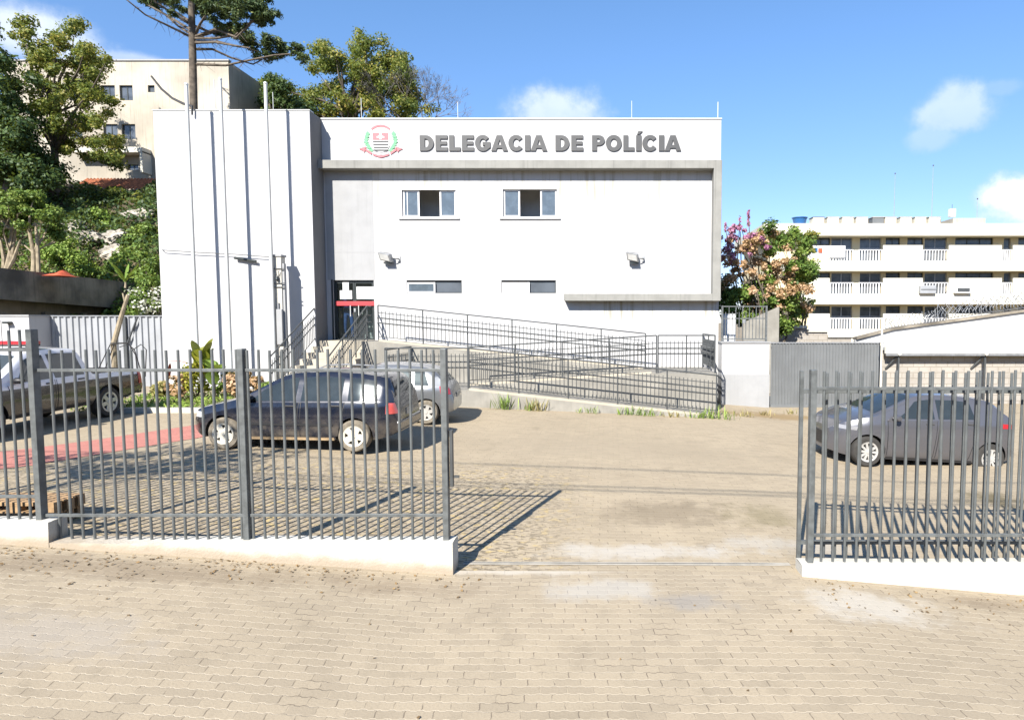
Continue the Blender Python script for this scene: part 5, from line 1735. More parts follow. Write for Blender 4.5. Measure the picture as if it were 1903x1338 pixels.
floors = [(438, 485), (503, 546), (565, 612)]
cols_tall = [(1544, 1584), (1597, 1638), (1717, 1760), (1864, 1879), (1945, 1985)]
cols_short = [(1510, 1543), (1646, 1673), (1686, 1716), (1775, 1846), (1892, 1944)]
holes, tall = [], []
for (yt, yb_) in floors:
    for (x0, x1) in cols_tall:
        holes.append(hpx(x0, x1, yt + 4, yb_ + 4)); tall.append(True)
    for (x0, x1) in cols_short:
        holes.append(hpx(x0, x1, yt + 4, yt + 18)); tall.append(False)
hx0, hx1 = at(1430, 500, YHW).x, at(2300, 500, YHW).x
hz1 = at(1700, 416, YH).z
b = MB()
holes_wall(b, hx0, hx1, -2, hz1 - 0.1, holes, YHW, 0.25)
b.poly([(hx0, YHW, -2), (hx0, YHW, hz1 - 0.1), (hx0, YHW + 10, hz1 - 0.1), (hx0, YHW + 10, -2)])
b.poly([(hx1, YHW, -2), (hx1, YHW + 10, -2), (hx1, YHW + 10, hz1 - 0.1), (hx1, YHW, hz1 - 0.1)])
b.poly([(hx0, YHW + 10, -2), (hx0, YHW + 10, hz1 - 0.1), (hx1, YHW + 10, hz1 - 0.1), (hx1, YHW + 10, -2)])
b.build('wall', M['cream'], hb, fix=False)
for i, (yt, yb_) in enumerate(((415.5, 438), (485, 503.5), (546, 565.5))):
    q = hpx(1419 if i == 0 else 1455, 2300, yt, yb_, YH)
    MB().box(q[0], q[1], YH, YHW + (10.5 if i == 0 else -0.003), q[2], q[3]).build('roof_slab' if i == 0 else 'balcony_band', M['cream2'], hb)
q = hpx(1455, 2300, 612, 640, YH)
MB().box(q[0], q[1], YH, YHW - 0.003, q[2] - 2, q[3]).build('ground_terrace', M['cream2'], hb)
for (x0, x1, z0, z1), tl in zip(holes, tall):
    w_ = MB()
    frame_bars(w_, x0 + .003, x1 - .003, z0 + .003, z1 - .003, YHW + 0.14, 0.07, 0.06)
    n = 2 if x1 - x0 > 1.2 else 1
    if x1 - x0 > 2.5: n = 3
    for k in range(1, n): w_.box(x0 + (x1 - x0) * k / n - .035, x0 + (x1 - x0) * k / n + .035, YHW + .141, YHW + .198, z0 + .075, z1 - .075)
    if tl: w_.box(x0 + .075, x1 - .075, YHW + .142, YHW + .197, z1 - 0.95, z1 - 0.86)
    wn = w_.build('balcony_door' if tl else 'window', M['galv'] if tl else M['frame_dk'], hb)
    MB().box(x0 + .07, x1 - .07, YHW + .165, YHW + .172, z0 + .07, z1 - .07).build('pane', M['farglass'], wn)
for i, (yt, yb_) in enumerate(floors):
    for (x0, x1) in cols_tall:
        q = apx(x0 - 2, x1 + 2, yb_ - 21, yb_ + 1, YH + 0.1)
        w_ = MB()
        w_.box(q[0], q[1], YH + 0.08, YH + 0.14, q[3] - 0.07, q[3])
        n = max(4, int((q[1] - q[0]) / 0.24))
        for k in range(n + 1):
            x = q[0] + (q[1] - q[0] - 0.09) * k / n
            w_.box(x, x + 0.09, YH + 0.085, YH + 0.135, q[2] - 0.05, q[3] - 0.071)
        w_.build('balustrade', M['pvc'], hb)
    # solid white parapet lengths between the balcony doors
    edges = [1500] + [e for t2 in cols_tall for e in t2] + [2290]
    for k in range(0, len(edges), 2):
        x0, x1 = edges[k] + 2.5, edges[k + 1] - 2.5
        if i == 0 and k == 0: continue
        q = apx(x0, x1, yb_ - 29 if x1 - x0 > 20 else yb_ - 20, yb_ + 1, YH + 0.1)
        MB().box(q[0], q[1], YH + 0.06, YH + 0.16, q[2] - 0.05, q[3]).build('parapet', M['cream2'], hb)
# banner on the top balcony, laundry box and air conditioner
bn = thing('banner', 'white banner with blue and red print on the top balcony of the apartment building', 'banner', tuple(at(1535, 470, YH)))
q = apx(1497, 1571, 457, 479, YH)
MB().grid(lambda u, v: (q[0] + (q[1] - q[0]) * u, YH - 0.04 + 0.02 * math.sin(u * 20), q[2] + (q[3] - q[2]) * v), 20, 3).build('cloth', M['paper'], bn)
q = apx(1507, 1519, 461, 469, YH)
MB().box(q[0], q[1], YH - 0.085, YH - 0.075, q[2], q[3]).build('blue_print', M['blue'], bn)
q = apx(1520, 1528, 462, 470, YH)
MB().box(q[0], q[1], YH - 0.085, YH - 0.075, q[2], q[3]).build('red_print', M['orange'], bn)
ac = thing('air_conditioner', 'boxy air conditioner with a dark grille on the middle balcony band', 'air conditioner', tuple(at(1786, 545, YH)))
q = apx(1771, 1802, 532, 545.5, YH)
MB().box(q[0], q[1], YH - 0.35, YH + 0.05, q[2], q[3]).build('case', M['pvc'], ac, bevel=0.03)
MB().box(q[0] + 0.18, q[1] - 0.18, YH - 0.37, YH - 0.352, q[2] + 0.12, q[3] - 0.17).build('grille', M['rail'], ac)
bx = thing('balcony_cabinet', 'pale blue grey cabinet standing in front of a middle floor balcony door', 'cabinet', tuple(at(1722, 548, YH)))
q = apx(1707, 1737, 531, 546, YH)
MB().box(q[0], q[1], YH - 0.3, YH + 0.05, q[2], q[3]).build('case', M['corr_lt'], bx, bevel=0.03)
MB().box(q[0] + 0.05, q[1] - 0.05, YH - 0.315, YH - 0.302, (q[2] + q[3]) / 2 - 0.03, (q[2] + q[3]) / 2 + 0.03).build('drawer_gap', M['rail'], bx)

zr = hz1 + 0.001
def tank(px_, w, blue, lab, dark=False):
    p = at(px_, 410, YH + 0.75)
    t2 = thing('water_tank', lab, 'water tank', (p.x, YH + 0.75, hz1), 0, 'water tanks on the apartment roof')
    if blue:
        MB().lathe([(0.001, 0), (0.46, 0), (0.60, 0.56), (0.001, 0.56)], 18, 'Z', (p.x, YH + .75, zr)).build('vat', M['blue'], t2, smooth=True)
        MB().lathe([(0.001, .68), (0.25, .67), (0.66, .61), (0.66, .56), (0.001, .56)], 18, 'Z', (p.x, YH + .75, zr + 0.004)).build('lid', M['blue'], t2, smooth=True)
    else:
        MB().box(p.x - w, p.x + w, YH + .3, YH + 1.3, zr, zr + 0.56).build('vat', M['cream2'] if not dark else M['corr'], t2, bevel=0.03)
        MB().box(p.x - w - 0.04, p.x + w + 0.04, YH + .26, YH + 1.34, zr + 0.562, zr + 0.62).build('lid', M['corr'] if px_ < 1545 else M['oldwall'], t2, bevel=0.01)
        MB().tube([(p.x + w + 0.07, YH + .4, zr), (p.x + w + 0.07, YH + .4, zr + 0.45)], 0.04, 6).build('pipe', M['stain'], t2)


tank(1486, .55, True, 'blue round water tank at the left end of the apartment roof row')
ORD = ('first', 'second', 'third', 'fourth', 'fifth', 'sixth', 'seventh', 'eighth', 'ninth')
for k, px_ in enumerate((1518, 1545, 1572, 1598, 1628, 1651, 1679, 1706, 1732)):
    tank(px_, .47, False, f'cream boxy water tank, {ORD[k]} to the right of the blue tank' if k != 4 else 'dark lidded grey water tank in the middle of the cream tank row', k == 4)
p = at(1780, 405, YH + 3)
rb = thing('roof_hut', 'low cream roof hut with a white upright box at the right end of the tanks', 'roof hut', (p.x, YH + 3, hz1))
MB().box(at(1748, 405, YH + 3).x, at(1806, 405, YH + 3).x, YH + 1.0, YH + 4, zr, zr + 0.62).build('wall', M['oldwall'], rb)
q = apx(1766, 1777, 388, 401, YH + 3)
MB().box(q[0], q[1], YH + 3, YH + 3.4, q[2] - .1, q[3]).build('white_box', M['paper'], rb, bevel=0.03)
MB().tube([((q[0] + q[1]) / 2, YH + 3.2, q[3]), ((q[0] + q[1]) / 2, YH + 3.2, q[3] + 0.4)], 0.02, 5).build('spike', M['rail'], rb)
for px_, yt, lab in ((1661, 323, 'thin roof antenna with a small knob above the middle of the water tanks'), (1731, 308, 'tallest faint roof antenna near the right end of the water tanks'), (1815, 370, 'short roof antenna right of the roof hut')):
    a_ = at(px_, 415, YH + 4)
    an = thing('roof_antenna', lab, 'antenna', (a_.x, YH + 4, hz1), 0, 'roof antennas')
    MB().tube([(a_.x, YH + 4, zr), (a_.x, YH + 4, at(px_, yt, YH + 4).z)], [0.035, 0.014], 5).build('mast', M['galv'], an)
    MB().lathe([(0.001, 0.08), (0.06, 0.04), (0.06, -0.04), (0.001, -0.08)], 8, 'Z', (a_.x, YH + 4, at(px_, yt, YH + 4).z)).build('knob', M['rail'], an)

# ================================================================== vegetation
def leaves(name, C, size, m, parent=None, aspect=0.55, up=0.4, N=None, world=True, droop=0.0):
    """C: (n,3) centres; one small bent quad per leaf"""
    C = np.asarray(C, dtype=np.float64)
    n = len(C)
    sz = size * rng.uniform(0.6, 1.4, n)[:, None]
    nr = rng.normal(size=(n, 3)) if N is None else N * 1.1 + rng.normal(size=(n, 3)) * 0.75
    nr[:, 2] += up
    nr /= np.linalg.norm(nr, axis=1)[:, None]
    a = rng.normal(size=(n, 3))
    a[:, 2] -= droop
    u = np.cross(nr, a)
    u /= np.linalg.norm(u, axis=1)[:, None] + 1e-9
    w = np.cross(nr, u)
    V = np.empty((n, 4, 3))
    V[:, 0] = C - u * sz
    V[:, 1] = C - w * sz * aspect + nr * sz * 0.12
    V[:, 2] = C + u * sz
    V[:, 3] = C + w * sz * aspect + nr * sz * 0.12
    me = bpy.data.meshes.new(name)
    me.vertices.add(4 * n)
    me.vertices.foreach_set('co', V.reshape(-1))
    me.loops.add(4 * n)
    me.loops.foreach_set('vertex_index', np.arange(4 * n, dtype=np.int32))
    me.polygons.add(n)
    me.polygons.foreach_set('loop_start', np.arange(0, 4 * n, 4, dtype=np.int32))
    me.update(calc_edges=True)
    me.materials.append(m)
    o = bpy.data.objects.new(name, me)
    return link(o, parent, world)


def cloud_pts(clumps, n, hollow=0.35, jit=0.16):
    """points in a set of ellipsoids ((x,y,z),(rx,ry,rz)), denser to the outside, ragged"""
    w = np.array([r[0] * r[1] * r[2] for _, r in clumps]) ** 0.72
    w /= w.sum()
    idx = rng.choice(len(clumps), n, p=w)
    d = rng.normal(size=(n, 3))
    d /= np.linalg.norm(d, axis=1)[:, None]
    rad = (hollow + (1 - hollow) * rng.uniform(0, 1, n) ** 0.6)[:, None] * (1 + rng.normal(size=(n, 1)) * jit)
    c = np.array([q[0] for q in clumps])[idx]
    r = np.array([q[1] for q in clumps])[idx]
    return c + d * rad * r, d


def sub_clumps(c, r, n, s=0.35, flat=0.8, seed=1):
    """split one big crown into many small leaf clumps over its shell"""
    q = np.random.default_rng(seed)
    out = []
    for k in range(n):
        d = q.normal(size=3)
        d /= np.linalg.norm(d)
        rad = q.uniform(0.45, 1.0)
        sc = s * q.uniform(0.6, 1.35)
        out.append(((c[0] + d[0] * r[0] * rad, c[1] + d[1] * r[1] * rad, c[2] + d[2] * r[2] * rad), (r[0] * sc, r[1] * sc, r[2] * sc * flat)))
    return out


def limbs(b, base, tips, r0, r1=0.02, n=6, bend=0.25, seed=3, fork=0.45):
    q = random.Random(seed)
    base = Vector(base)
    for t_ in tips:
        t_ = Vector(t_)
        m1 = base.lerp(t_, 0.35) + Vector((q.uniform(-1, 1), q.uniform(-1, 1), q.uniform(0, 1))) * bend * (t_ - base).length * 0.3
        m2 = base.lerp(t_, 0.7) + Vector((q.uniform(-1, 1), q.uniform(-1, 1), q.uniform(-.3, 1))) * bend * (t_ - base).length * 0.3
        b.tube([base, m1, m2, t_], [r0, r0 * 0.72, r0 * 0.42, r1], n)


def tree(name, label, cat, base, top, r0, clumps, n, size, lm, bark='bark', group=None, tips=14, hollow=0.35, extra=None, seed=1, lean=None, up=0.4, aspect=0.55):
    t_ = thing(name, label, cat, tuple(base), 0, group)
    base, top = Vector(base), Vector(top)
    b = MB()
    mid = base.lerp(top, 0.5) + (Vector(lean) if lean else Vector((0.1, 0, 0)))
    b.tube([base - Vector((0, 0, 0.6)), base, base.lerp(mid, .5) + Vector((0.03, 0, 0)), mid, top], [r0 * 1.35, r0 * 1.15, r0, r0 * 0.85, r0 * 0.6], 9)
    q = random.Random(seed)
    tl = [clumps[q.randrange(len(clumps))][0] for _ in range(tips)]
    limbs(b, top, tl[: tips // 2], r0 * 0.5, 0.015, 6, seed=seed)
    limbs(b, mid, tl[tips // 2:], r0 * 0.38, 0.015, 6, seed=seed + 1)
    b.build('trunk', M[bark], t_, smooth=True)
    P, N = cloud_pts(clumps, n, hollow)
    leaves('crown', P, size, LEAF[lm], t_, aspect=aspect, up=up, N=N)
    if extra:
        for (nm, cl, k, s_, lm2) in extra:
            P, N = cloud_pts(cl, k, hollow)
            leaves(nm, P, s_, LEAF[lm2], t_, N=N)
    return t_


def pc(px_, py_, Y, rx, ry, ryy=None):
    """ellipsoid clump from a surveyed centre and half extents (in survey units) at distance Y"""
    c = at(px_, py_, Y)
    k = Y / F
    return (tuple(c), (rx * k, (ryy or rx) * k, ry * k))


# ---- big tree at the left in front of the apartment block
GROW = 1.22


def jitter(base, n, Y, dY, seed, sx, sy, rr):
    q = random.Random(seed)
    out = []
    for (x, y) in base:
        for _ in range(n):
            r = q.uniform(*rr)
            out.append(pc(x + q.gauss(0, sx), y + q.gauss(0, sy), Y + q.uniform(-dY, dY), r * GROW, r * 0.78 * GROW))
    return out


YB1 = 38.0
sp_ = [(45, 55), (75, 95), (110, 75), (148, 95), (60, 140), (100, 130), (150, 130), (175, 110), (110, 190), (150, 185), (170, 170), (70, 195), (100, 245), (150, 235), (175, 225), (190, 195), (120, 280), (165, 275), (195, 290), (205, 270), (140, 50), (95, 165), (130, 160)]
GROW = 1.1
cl = jitter(sp_, 6, YB1, 2.2, 4, 11, 9, (9, 17))
GROW = 1.22
tb = at(101, 352, YB1)
tree('broadleaf_tree', 'large olive green tree with thin crown in front of the cream apartment block', 'tree', tb, at(96, 215, YB1), 0.22, cl, 27000, 0.088, 'olive', tips=26, seed=4, hollow=0.2)
sp_ = [(-30, 60), (-10, 110), (10, 150), (-20, 190), (15, 200), (30, 235), (0, 250), (40, 270), (20, 300), (55, 305), (75, 325), (-20, 320), (30, 335), (5, 290), (-40, 280)]
cl = jitter(sp_, 6, 36.0, 1.6, 9, 14, 11, (12, 24))
tree('broadleaf_tree', 'dark dense tree at the left edge in front of the large olive tree', 'tree', at(15, 372, 36), at(10, 240, 36), 0.25, cl, 26000, 0.11, 'deep', tips=20, seed=6, hollow=0.2)

# ---- small pale-stemmed trees above the old shed
sp_ = [(5, 375), (30, 365), (55, 380), (20, 400), (75, 395), (95, 410), (45, 415), (5, 425), (100, 430)]
for k, (tx, sub, lab) in enumerate(((22, sp_[:4] + [(5, 425), (-20, 390), (-15, 420)], 'pale multi stemmed small tree at the left edge above the old shed'), (62, sp_[4:8] + [(100, 430), (70, 370)], 'pale trunked small tree above the orange cloth on the old shed'))):
    cl = jitter(sub, 4, 28.0, 0.9, 12 + k, 9, 9, (7, 14))
    bs = at(tx if k else 8, 515, 28.0)
    t_ = tree('small_tree', lab, 'tree', bs, at(tx - (8 if k else 0), 425, 28.0), 0.10, cl, 6500, 0.066, 'mid', 'bark_pale', tips=14, seed=20 + k, hollow=0.25)
    if k == 0:
        b = MB()
        for (ex, ey) in ((0, 440), (38, 445), (30, 420)): b.tube([bs, at((8 + ex) / 2 + 3, 480, 28.0), at(ex, ey, 28.0)], [0.09, 0.075, 0.04], 7)
        b.build('side_stem', M['bark_pale'], t_, smooth=True)
    else:
        b = MB()
        b.tube([bs + Vector((0.25, 0, 0)), at(70, 460, 28.0), at(66, 410, 28.0)], [0.08, 0.075, 0.04], 7)
        b.build('side_stem', M['bark_pale'], t_, smooth=True)

# ---- undergrowth on the slope (one mass)
pts, nn = [], 27000
q = np.random.default_rng(5)
while len(pts) < nn:
    y = q.uniform(25.5, 44)
    px_ = q.uniform(-120, 320)
    x = (px_ - CX) / F * y * 1.0
    if x > -14.2 or (y > 40.6 and 90 < px_ < 330): continue
    f = math.sin(x * 1.7 + 0.6 * y) + math.sin(x * 0.8 - y * 1.1) + math.sin(x * 3.1 + y * 2.3) * 0.6
    h = (0.75 + 0.28 * f) * q.uniform(0, 1) ** 0.6 * 1.3
    if y > 36.5 and 90 < px_ < 330: h *= 0.4
    if q.uniform() > 0.35 + 0.30 * (f + 2) / 2: continue
    pts.append((x, y, hill(x, y) + h))
hi_ = [p for p in pts if p[1] + math.sin(p[0] * 1.3) * 1.2 > 32.5]
lo_ = [p for p in pts if p[1] + math.sin(p[0] * 1.3) * 1.2 <= 32.5]
tag(leaves('undergrowth', hi_, 0.115, LEAF['deep'], None, up=0.5), 'dense dark undergrowth on the upper hillside below the apartment block', 'undergrowth', kind='stuff')
tag(leaves('undergrowth', lo_, 0.10, LEAF['mid'], None, up=0.5), 'brighter green undergrowth on the lower hillside behind the old shed', 'undergrowth', kind='stuff')

for (lab, sub, Y, lm, n, s_, rr) in (
        ('bright green shrub in the middle of the hillside behind the old shed', [(110, 475), (135, 480), (95, 465), (160, 485), (120, 455)], 29.5, 'bright', 2600, 0.075, (9, 17)),
        ('tall bright creeper shrub climbing the slope below the tiled roof', [(180, 395), (190, 410), (175, 425), (200, 420), (160, 408), (215, 430)], 33.5, 'bright', 1900, 0.085, (7, 13)),
        ('blue green leafy shrub high beside the edge of the white tower', [(255, 430), (275, 425), (245, 440), (285, 440)], 31.0, 'mid', 1400, 0.09, (8, 13)),
        ('grey green shrub under the tiled roof beside the white tower', [(215, 365), (240, 372), (265, 365), (230, 385), (275, 390)], 39.0, 'olive', 1800, 0.10, (9, 16)),
        ('low green shrub behind the right end of the old shed', [(160, 500), (185, 505), (205, 498), (140, 503)], 31.5, 'mid', 1400, 0.075, (8, 13))):
    Y = hp(sub[0][0], sub[0][1]).y - 1.0
    cl = jitter(sub, 4, Y, 0.7, len(lab), 7, 6, rr)
    c0 = Vector(cl[0][0])
    t_ = thing('shrub', lab, 'shrub', (c0.x, c0.y, hill(c0.x, c0.y)), 0, 'shrubs on the hillside')
    P, N = cloud_pts(cl, n, 0.2)
    leaves('foliage', P, s_, LEAF[lm], t_, N=N)
    b = MB()
    limbs(b, (c0.x, c0.y, hill(c0.x, c0.y) - 0.3), [c_[0] for c_ in cl[:9]], 0.05, 0.01, 5, seed=5)
    b.build('stem', M['bark'], t_, smooth=True)

# tall flowering shrub with white blossoms beside the tower
cl = jitter([(262, 470), (280, 490), (265, 515), (285, 530), (270, 550), (255, 560), (285, 565), (262, 580), (290, 500)], 4, 24.2, 0.6, 31, 6, 8, (8, 14))
t_ = thing('flowering_shrub', 'tall shrub speckled with white flowers squeezed between the shed and the white tower', 'shrub', tuple(Vector((at(275, 560, 24.2).x, 24.2, g(-17, 24)))))
P, N = cloud_pts(cl, 4200, 0.2)
leaves('foliage', P, 0.06, LEAF['mid'], t_, N=N)
cl2 = jitter([(262, 545), (280, 540), (255, 562), (285, 560), (268, 575), (290, 575)], 3, 23.9, 0.4, 32, 7, 8, (6, 11))
P, N = cloud_pts(cl2, 330, 0.6)
leaves('blossoms', P, 0.05, LEAF['white_fl'], t_, aspect=0.9, N=N)
b = MB()
bs = Vector((at(275, 560, 24.2).x, 24.2, g(-17, 24)))
limbs(b, bs, [c_[0] for c_ in cl[::3]], 0.05, 0.01, 5)
b.build('stem', M['bark'], t_, smooth=True)

# fan-leaved plant above the shed roof
def blade(b, p, d, L, w, droop, n=6, fold=0.25):
    p, d = Vector(p), Vector(d).normalized()
    s_ = d.cross(Vector((0, 0, 1)))
    if s_.length < 1e-3: s_ = Vector((1, 0, 0))
    s_.normalize()
    base = len(b.v)
    for i in range(n + 1):
        u = i / n
        c = p + d * (L * u) + Vector((0, 0, -droop * L * u * u))
        ww = w * math.sin(math.pi * (0.08 + 0.9 * u)) ** 0.7
        b.v += [tuple(c - s_ * ww + Vector((0, 0, fold * ww))), tuple(c), tuple(c + s_ * ww + Vector((0, 0, fold * ww)))]
    for i in range(n):
        a_ = base + 3 * i
        b.f += [(a_, a_ + 1, a_ + 4, a_ + 3), (a_ + 1, a_ + 2, a_ + 5, a_ + 4)]


def blade_plant(name, label, cat, base, n, L, w, lm, spread=0.9, droop=0.25, seed=1, z0=0.0, stem_h=0.0, group=None, rise=(0.4, 1.3), part='leaves', stem_r=0.05):
    q = random.Random(seed)
    base = Vector(base)
    t_ = thing(name, label, cat, tuple(base), 0, group)
    b = MB()
    for k in range(n):
        a_ = 2 * math.pi * (k / n + q.uniform(-.06, .06))
        e = q.uniform(*rise)
        hgt = stem_h * q.uniform(0.5, 1.0)
        blade(b, base + Vector((0, 0, z0 + hgt)), (math.cos(a_) * spread, math.sin(a_) * spread, e), L * q.uniform(.7, 1.15), w * q.uniform(.8, 1.15), droop * q.uniform(.6, 1.4))
    b.build(part, LEAF[lm], t_, smooth=True, fix=False)
    if stem_h > 0:
        MB().tube([base - Vector((0, 0, .1)), base + Vector((0.02, 0, stem_h * .5)), base + Vector((0, 0, stem_h))], [stem_r, stem_r * .8, stem_r * .5], 7).build('stem', M['bark_pale'], t_, smooth=True)
    return t_


c0 = at(232, 510, 27.5)
blade_plant('fan_palm', 'small palm with stiff pale green leaves above the right end of the old shed roof', 'palm', (c0.x, c0.y, c0.z - 0.5), 17, 1.25, 0.06, 'bright', 0.8, 0.15, 3, stem_h=0.25)

# rocks and pale cut slope
for k, (px_, py_, Y, r_, lab) in enumerate(((150, 440, 32, 0.75, 'brown grey rock outcrop on the middle of the hillside'), (178, 452, 31, 0.6, 'pale rock right of the brown outcrop on the hillside'),
                                         (228, 452, 30.0, 0.6, 'white sunlit rock face near the tower'), (222, 478, 29.3, 0.55, 'lowest white sunlit rock just above the small palm'), (268, 410, 36, 0.7, 'pale rock high on the slope at the edge of the tower'))):
    c0 = hp(px_, py_) + Vector((0, -0.4, 0.2))
    bm = bmesh.new()
    bmesh.ops.create_icosphere(bm, subdivisions=4, radius=1.0)
    q = random.Random(k)
    dirs = [(Vector((q.gauss(0, 1), q.gauss(0, 1), q.gauss(0, 1))).normalized(), q.uniform(.55, .95)) for _ in range(14)]
    for v in bm.verts:
        for d, h in dirs:
            s_ = v.co.dot(d)
            if s_ > h: v.co -= d * (s_ - h) * 0.9
        v.co = Vector((v.co.x * r_ * 1.35, v.co.y * r_ * 0.8, v.co.z * r_ * .8)) * (1 + 0.16 * math.sin(v.co.x * 7 + k) * math.sin(v.co.z * 9 + k) + 0.07 * math.sin(v.co.x * 19 + v.co.z * 23))
    me = bpy.data.meshes.new('rock')
    bm.to_mesh(me); bm.free()
    me.materials.append(M['rock'])
    o = link(bpy.data.objects.new('rock', me))
    o.location = c0
    tag(o, lab, 'rock', 'rocks on the hillside')

# ---- araucaria behind the tower
YQ = 38.0
ar = thing('araucaria_pine', 'tall araucaria pine with bare curved branches and tufted tips behind the white tower', 'tree', tuple(at(359, 360, YQ)))
b = MB()
b.tube([at(361, 400, YQ), at(360, 200, YQ), at(358, 100, YQ), at(356, 20, YQ), at(354, -70, YQ)], [0.26, 0.215, 0.20, 0.175, 0.13], 12)
b.build('trunk', M['bark'], ar, smooth=True)
BR = [  # branch: points in survey units with a depth offset
    ([(352, 68, 0), (320, 52, -1.0), (270, 28, -2.0), (225, -8, -2.8)], 0),
    ([(352, 55, 0), (315, 32, .6), (275, 10, 1.3), (262, -15, 1.6)], 0),
    ([(352, 45, 0), (320, 25, -.6), (290, 5, -1.5), (275, -15, -1.8)], 0),
    ([(352, 40, 0), (325, 22, .8), (300, 0, 2)], 0),
    ([(352, 62, 0), (330, 48, 1.2), (300, 22, 2.4), (285, 10, 2.8)], 1),
    ([(364, 62, 0), (372, 45, -1), (384, 27, -1.6), (392, 8, -1.8)], 1),
    ([(364, 68, 0), (400, 55, -1), (440, 70, -1.5), (470, 40, -1.9), (476, 30, -2)], 1),
    ([(364, 72, 0), (400, 72, -.8), (438, 66, -1.2), (462, 45, -1.5), (478, 28, -1.6)], 1),
    ([(364, 78, 0), (405, 78, 1), (445, 88, 1.6), (470, 82, 2.0)], 1),
    ([(364, 80, 0), (400, 79, -1), (440, 86, -2), (465, 90, -2.5)], 1),
    ([(365, 92, 0), (395, 92, .6), (430, 108, 1.2), (470, 120, 1.6), (500, 105, 2)], 1),
    ([(364, 70, 0), (398, 60, 1.5), (425, 48, 2.6), (432, 40, 3)], 1),
    ([(366, 120, 0), (420, 122, -.5), (465, 112, -1), (510, 103, -1.3), (548, 100, -1.5)], 1),
    ([(364, 50, 0), (390, 60, 1.3), (420, 62, 2.2), (440, 60, 2.6)], 1),
]
b = MB()
tips = []
for pts, tuft in BR:
    path = [at(x, y, YQ + d) for x, y, d in pts]
    b.tube(path, list(np.linspace(0.085, 0.035, len(path))), 6)
    if tuft: tips.append(path[-1])
    # fine dead side twigs
    q = random.Random(len(tips) + len(pts))
    for i in range(len(path) - 1):
        for _ in range(7):
            s_ = path[i].lerp(path[i + 1], q.random())
            b.tube([s_, s_ + Vector((q.uniform(-.5, .8), q.uniform(-.5, .5), q.uniform(-.55, .35)))], [0.012, 0.006], 4)
b.build('branches', M['bark'], ar, smooth=True)
cl = []
for (x, y, r, d) in ((283, 2, 16, 1.6), (300, -14, 20, 0), (270, -12, 14, 1.5), (380, 10, 20, -1.5), (400, 22, 18, -1.8), (390, -15, 24, -1), (425, -2, 24, -1.5), (445, 12, 24, -2), (470, 22, 24, -2), (490, 8, 22, -1.5), (500, 28, 15, -1.6), (430, 40, 17, -1.2), (452, 48, 12, -1.4),
                     (375, -2, 22, 1), (400, 0, 22, 1.2), (462, 2, 22, 1), (485, 35, 16, -1.6), (365, 22, 12, 2), (445, 60, 14, 1.6), (465, 72, 17, 2), (476, 88, 14, 2), (425, 55, 12, 2.6), (410, 62, 10, 2), (505, 78, 16, 2), (520, 84, 13, 2), (497, 98, 17, 2), (525, 98, 10, 1.8), (552, 92, 12, -1.5), (556, 108, 12, -1.5), (478, 105, 8, 1), (395, 38, 9, -1.6), (350, -30, 40, 0), (340, 20, 10, 2), (318, 25, 8, -2),
                     (405, 50, 9, .5), (330, 8, 12, -1)):
    cl.append(pc(x, y, YQ + d, r * 1.0, r * 0.8))
cs = []
for k, c_ in enumerate(cl): cs += sub_clumps(c_[0], (c_[1][0] * 1.15, c_[1][1] * 1.15, c_[1][2] * 1.1), 8, 0.45, 0.9, k)
P, N = cloud_pts(cs, 30000, 0.2)
leaves('crown', P, 0.12, LEAF['pine'], ar, aspect=0.28, N=N)

# ---- round olive tree and bare tree on the ridge behind the roof
YR2 = 50.0
sp_ = [(750, 130), (760, 160), (765, 195), (735, 115), (725, 150), (690, 160), (665, 150), (600, 100), (640, 92), (680, 90), (715, 105), (590, 130), (625, 125), (660, 120), (700, 130), (735, 140), (600, 165), (575, 185), (630, 165), (550, 195), (610, 200), (655, 190), (690, 195), (640, 215), (560, 215), (515, 190), (500, 210), (530, 170), (700, 215), (740, 205), (590, 220), (495, 165), (745, 170), (720, 175)]
cl = jitter(sp_, 6, YR2, 2.4, 41, 13, 9, (9, 17))
tree('broadleaf_tree', 'broad rounded olive and ochre tree rising behind the station roof', 'tree', at(655, 300, YR2), at(655, 215, YR2), 0.30, cl, 46000, 0.102, 'olive', tips=30, seed=8, hollow=0.15)
sp_ = [(505, 158), (520, 168), (500, 190), (525, 200), (545, 190), (515, 215), (545, 215), (495, 212), (560, 200)]
cl = jitter(sp_, 4, 47.0, 1.4, 43, 10, 8, (9, 16))
tree('broadleaf_tree', 'dark green tree beside the shaded side of the apartment block', 'tree', at(505, 300, 47), at(505, 215, 47), 0.2, cl, 9000, 0.11, 'deep', tips=14, seed=9, hollow=0.15)

bt = thing('bare_tree', 'leafless grey twiggy tree at the right of the rounded olive tree', 'tree', tuple(at(765, 300, 49)))
b = MB()
q = random.Random(3)


def grow(p, d, L, r, lev):
    e = p + d * L
    m_ = p.lerp(e, 0.5) + Vector((q.gauss(0, .06), q.gauss(0, .06), q.gauss(0, .06))) * L
    b.tube([p, m_, e], [r, r * 0.85, r * 0.68], 5 if lev < 3 else 3, cap=False)
    if lev >= 7: return
    nb = 2 if lev < 2 else q.choice((2, 3, 3))
    for _ in range(nb):
        dd = (d + Vector((q.gauss(0, .46), q.gauss(0, .46), q.gauss(0.08, .36)))).normalized()
        grow(e, dd, L * q.uniform(.68, .86), max(r * 0.60, 0.0085), lev + 1)


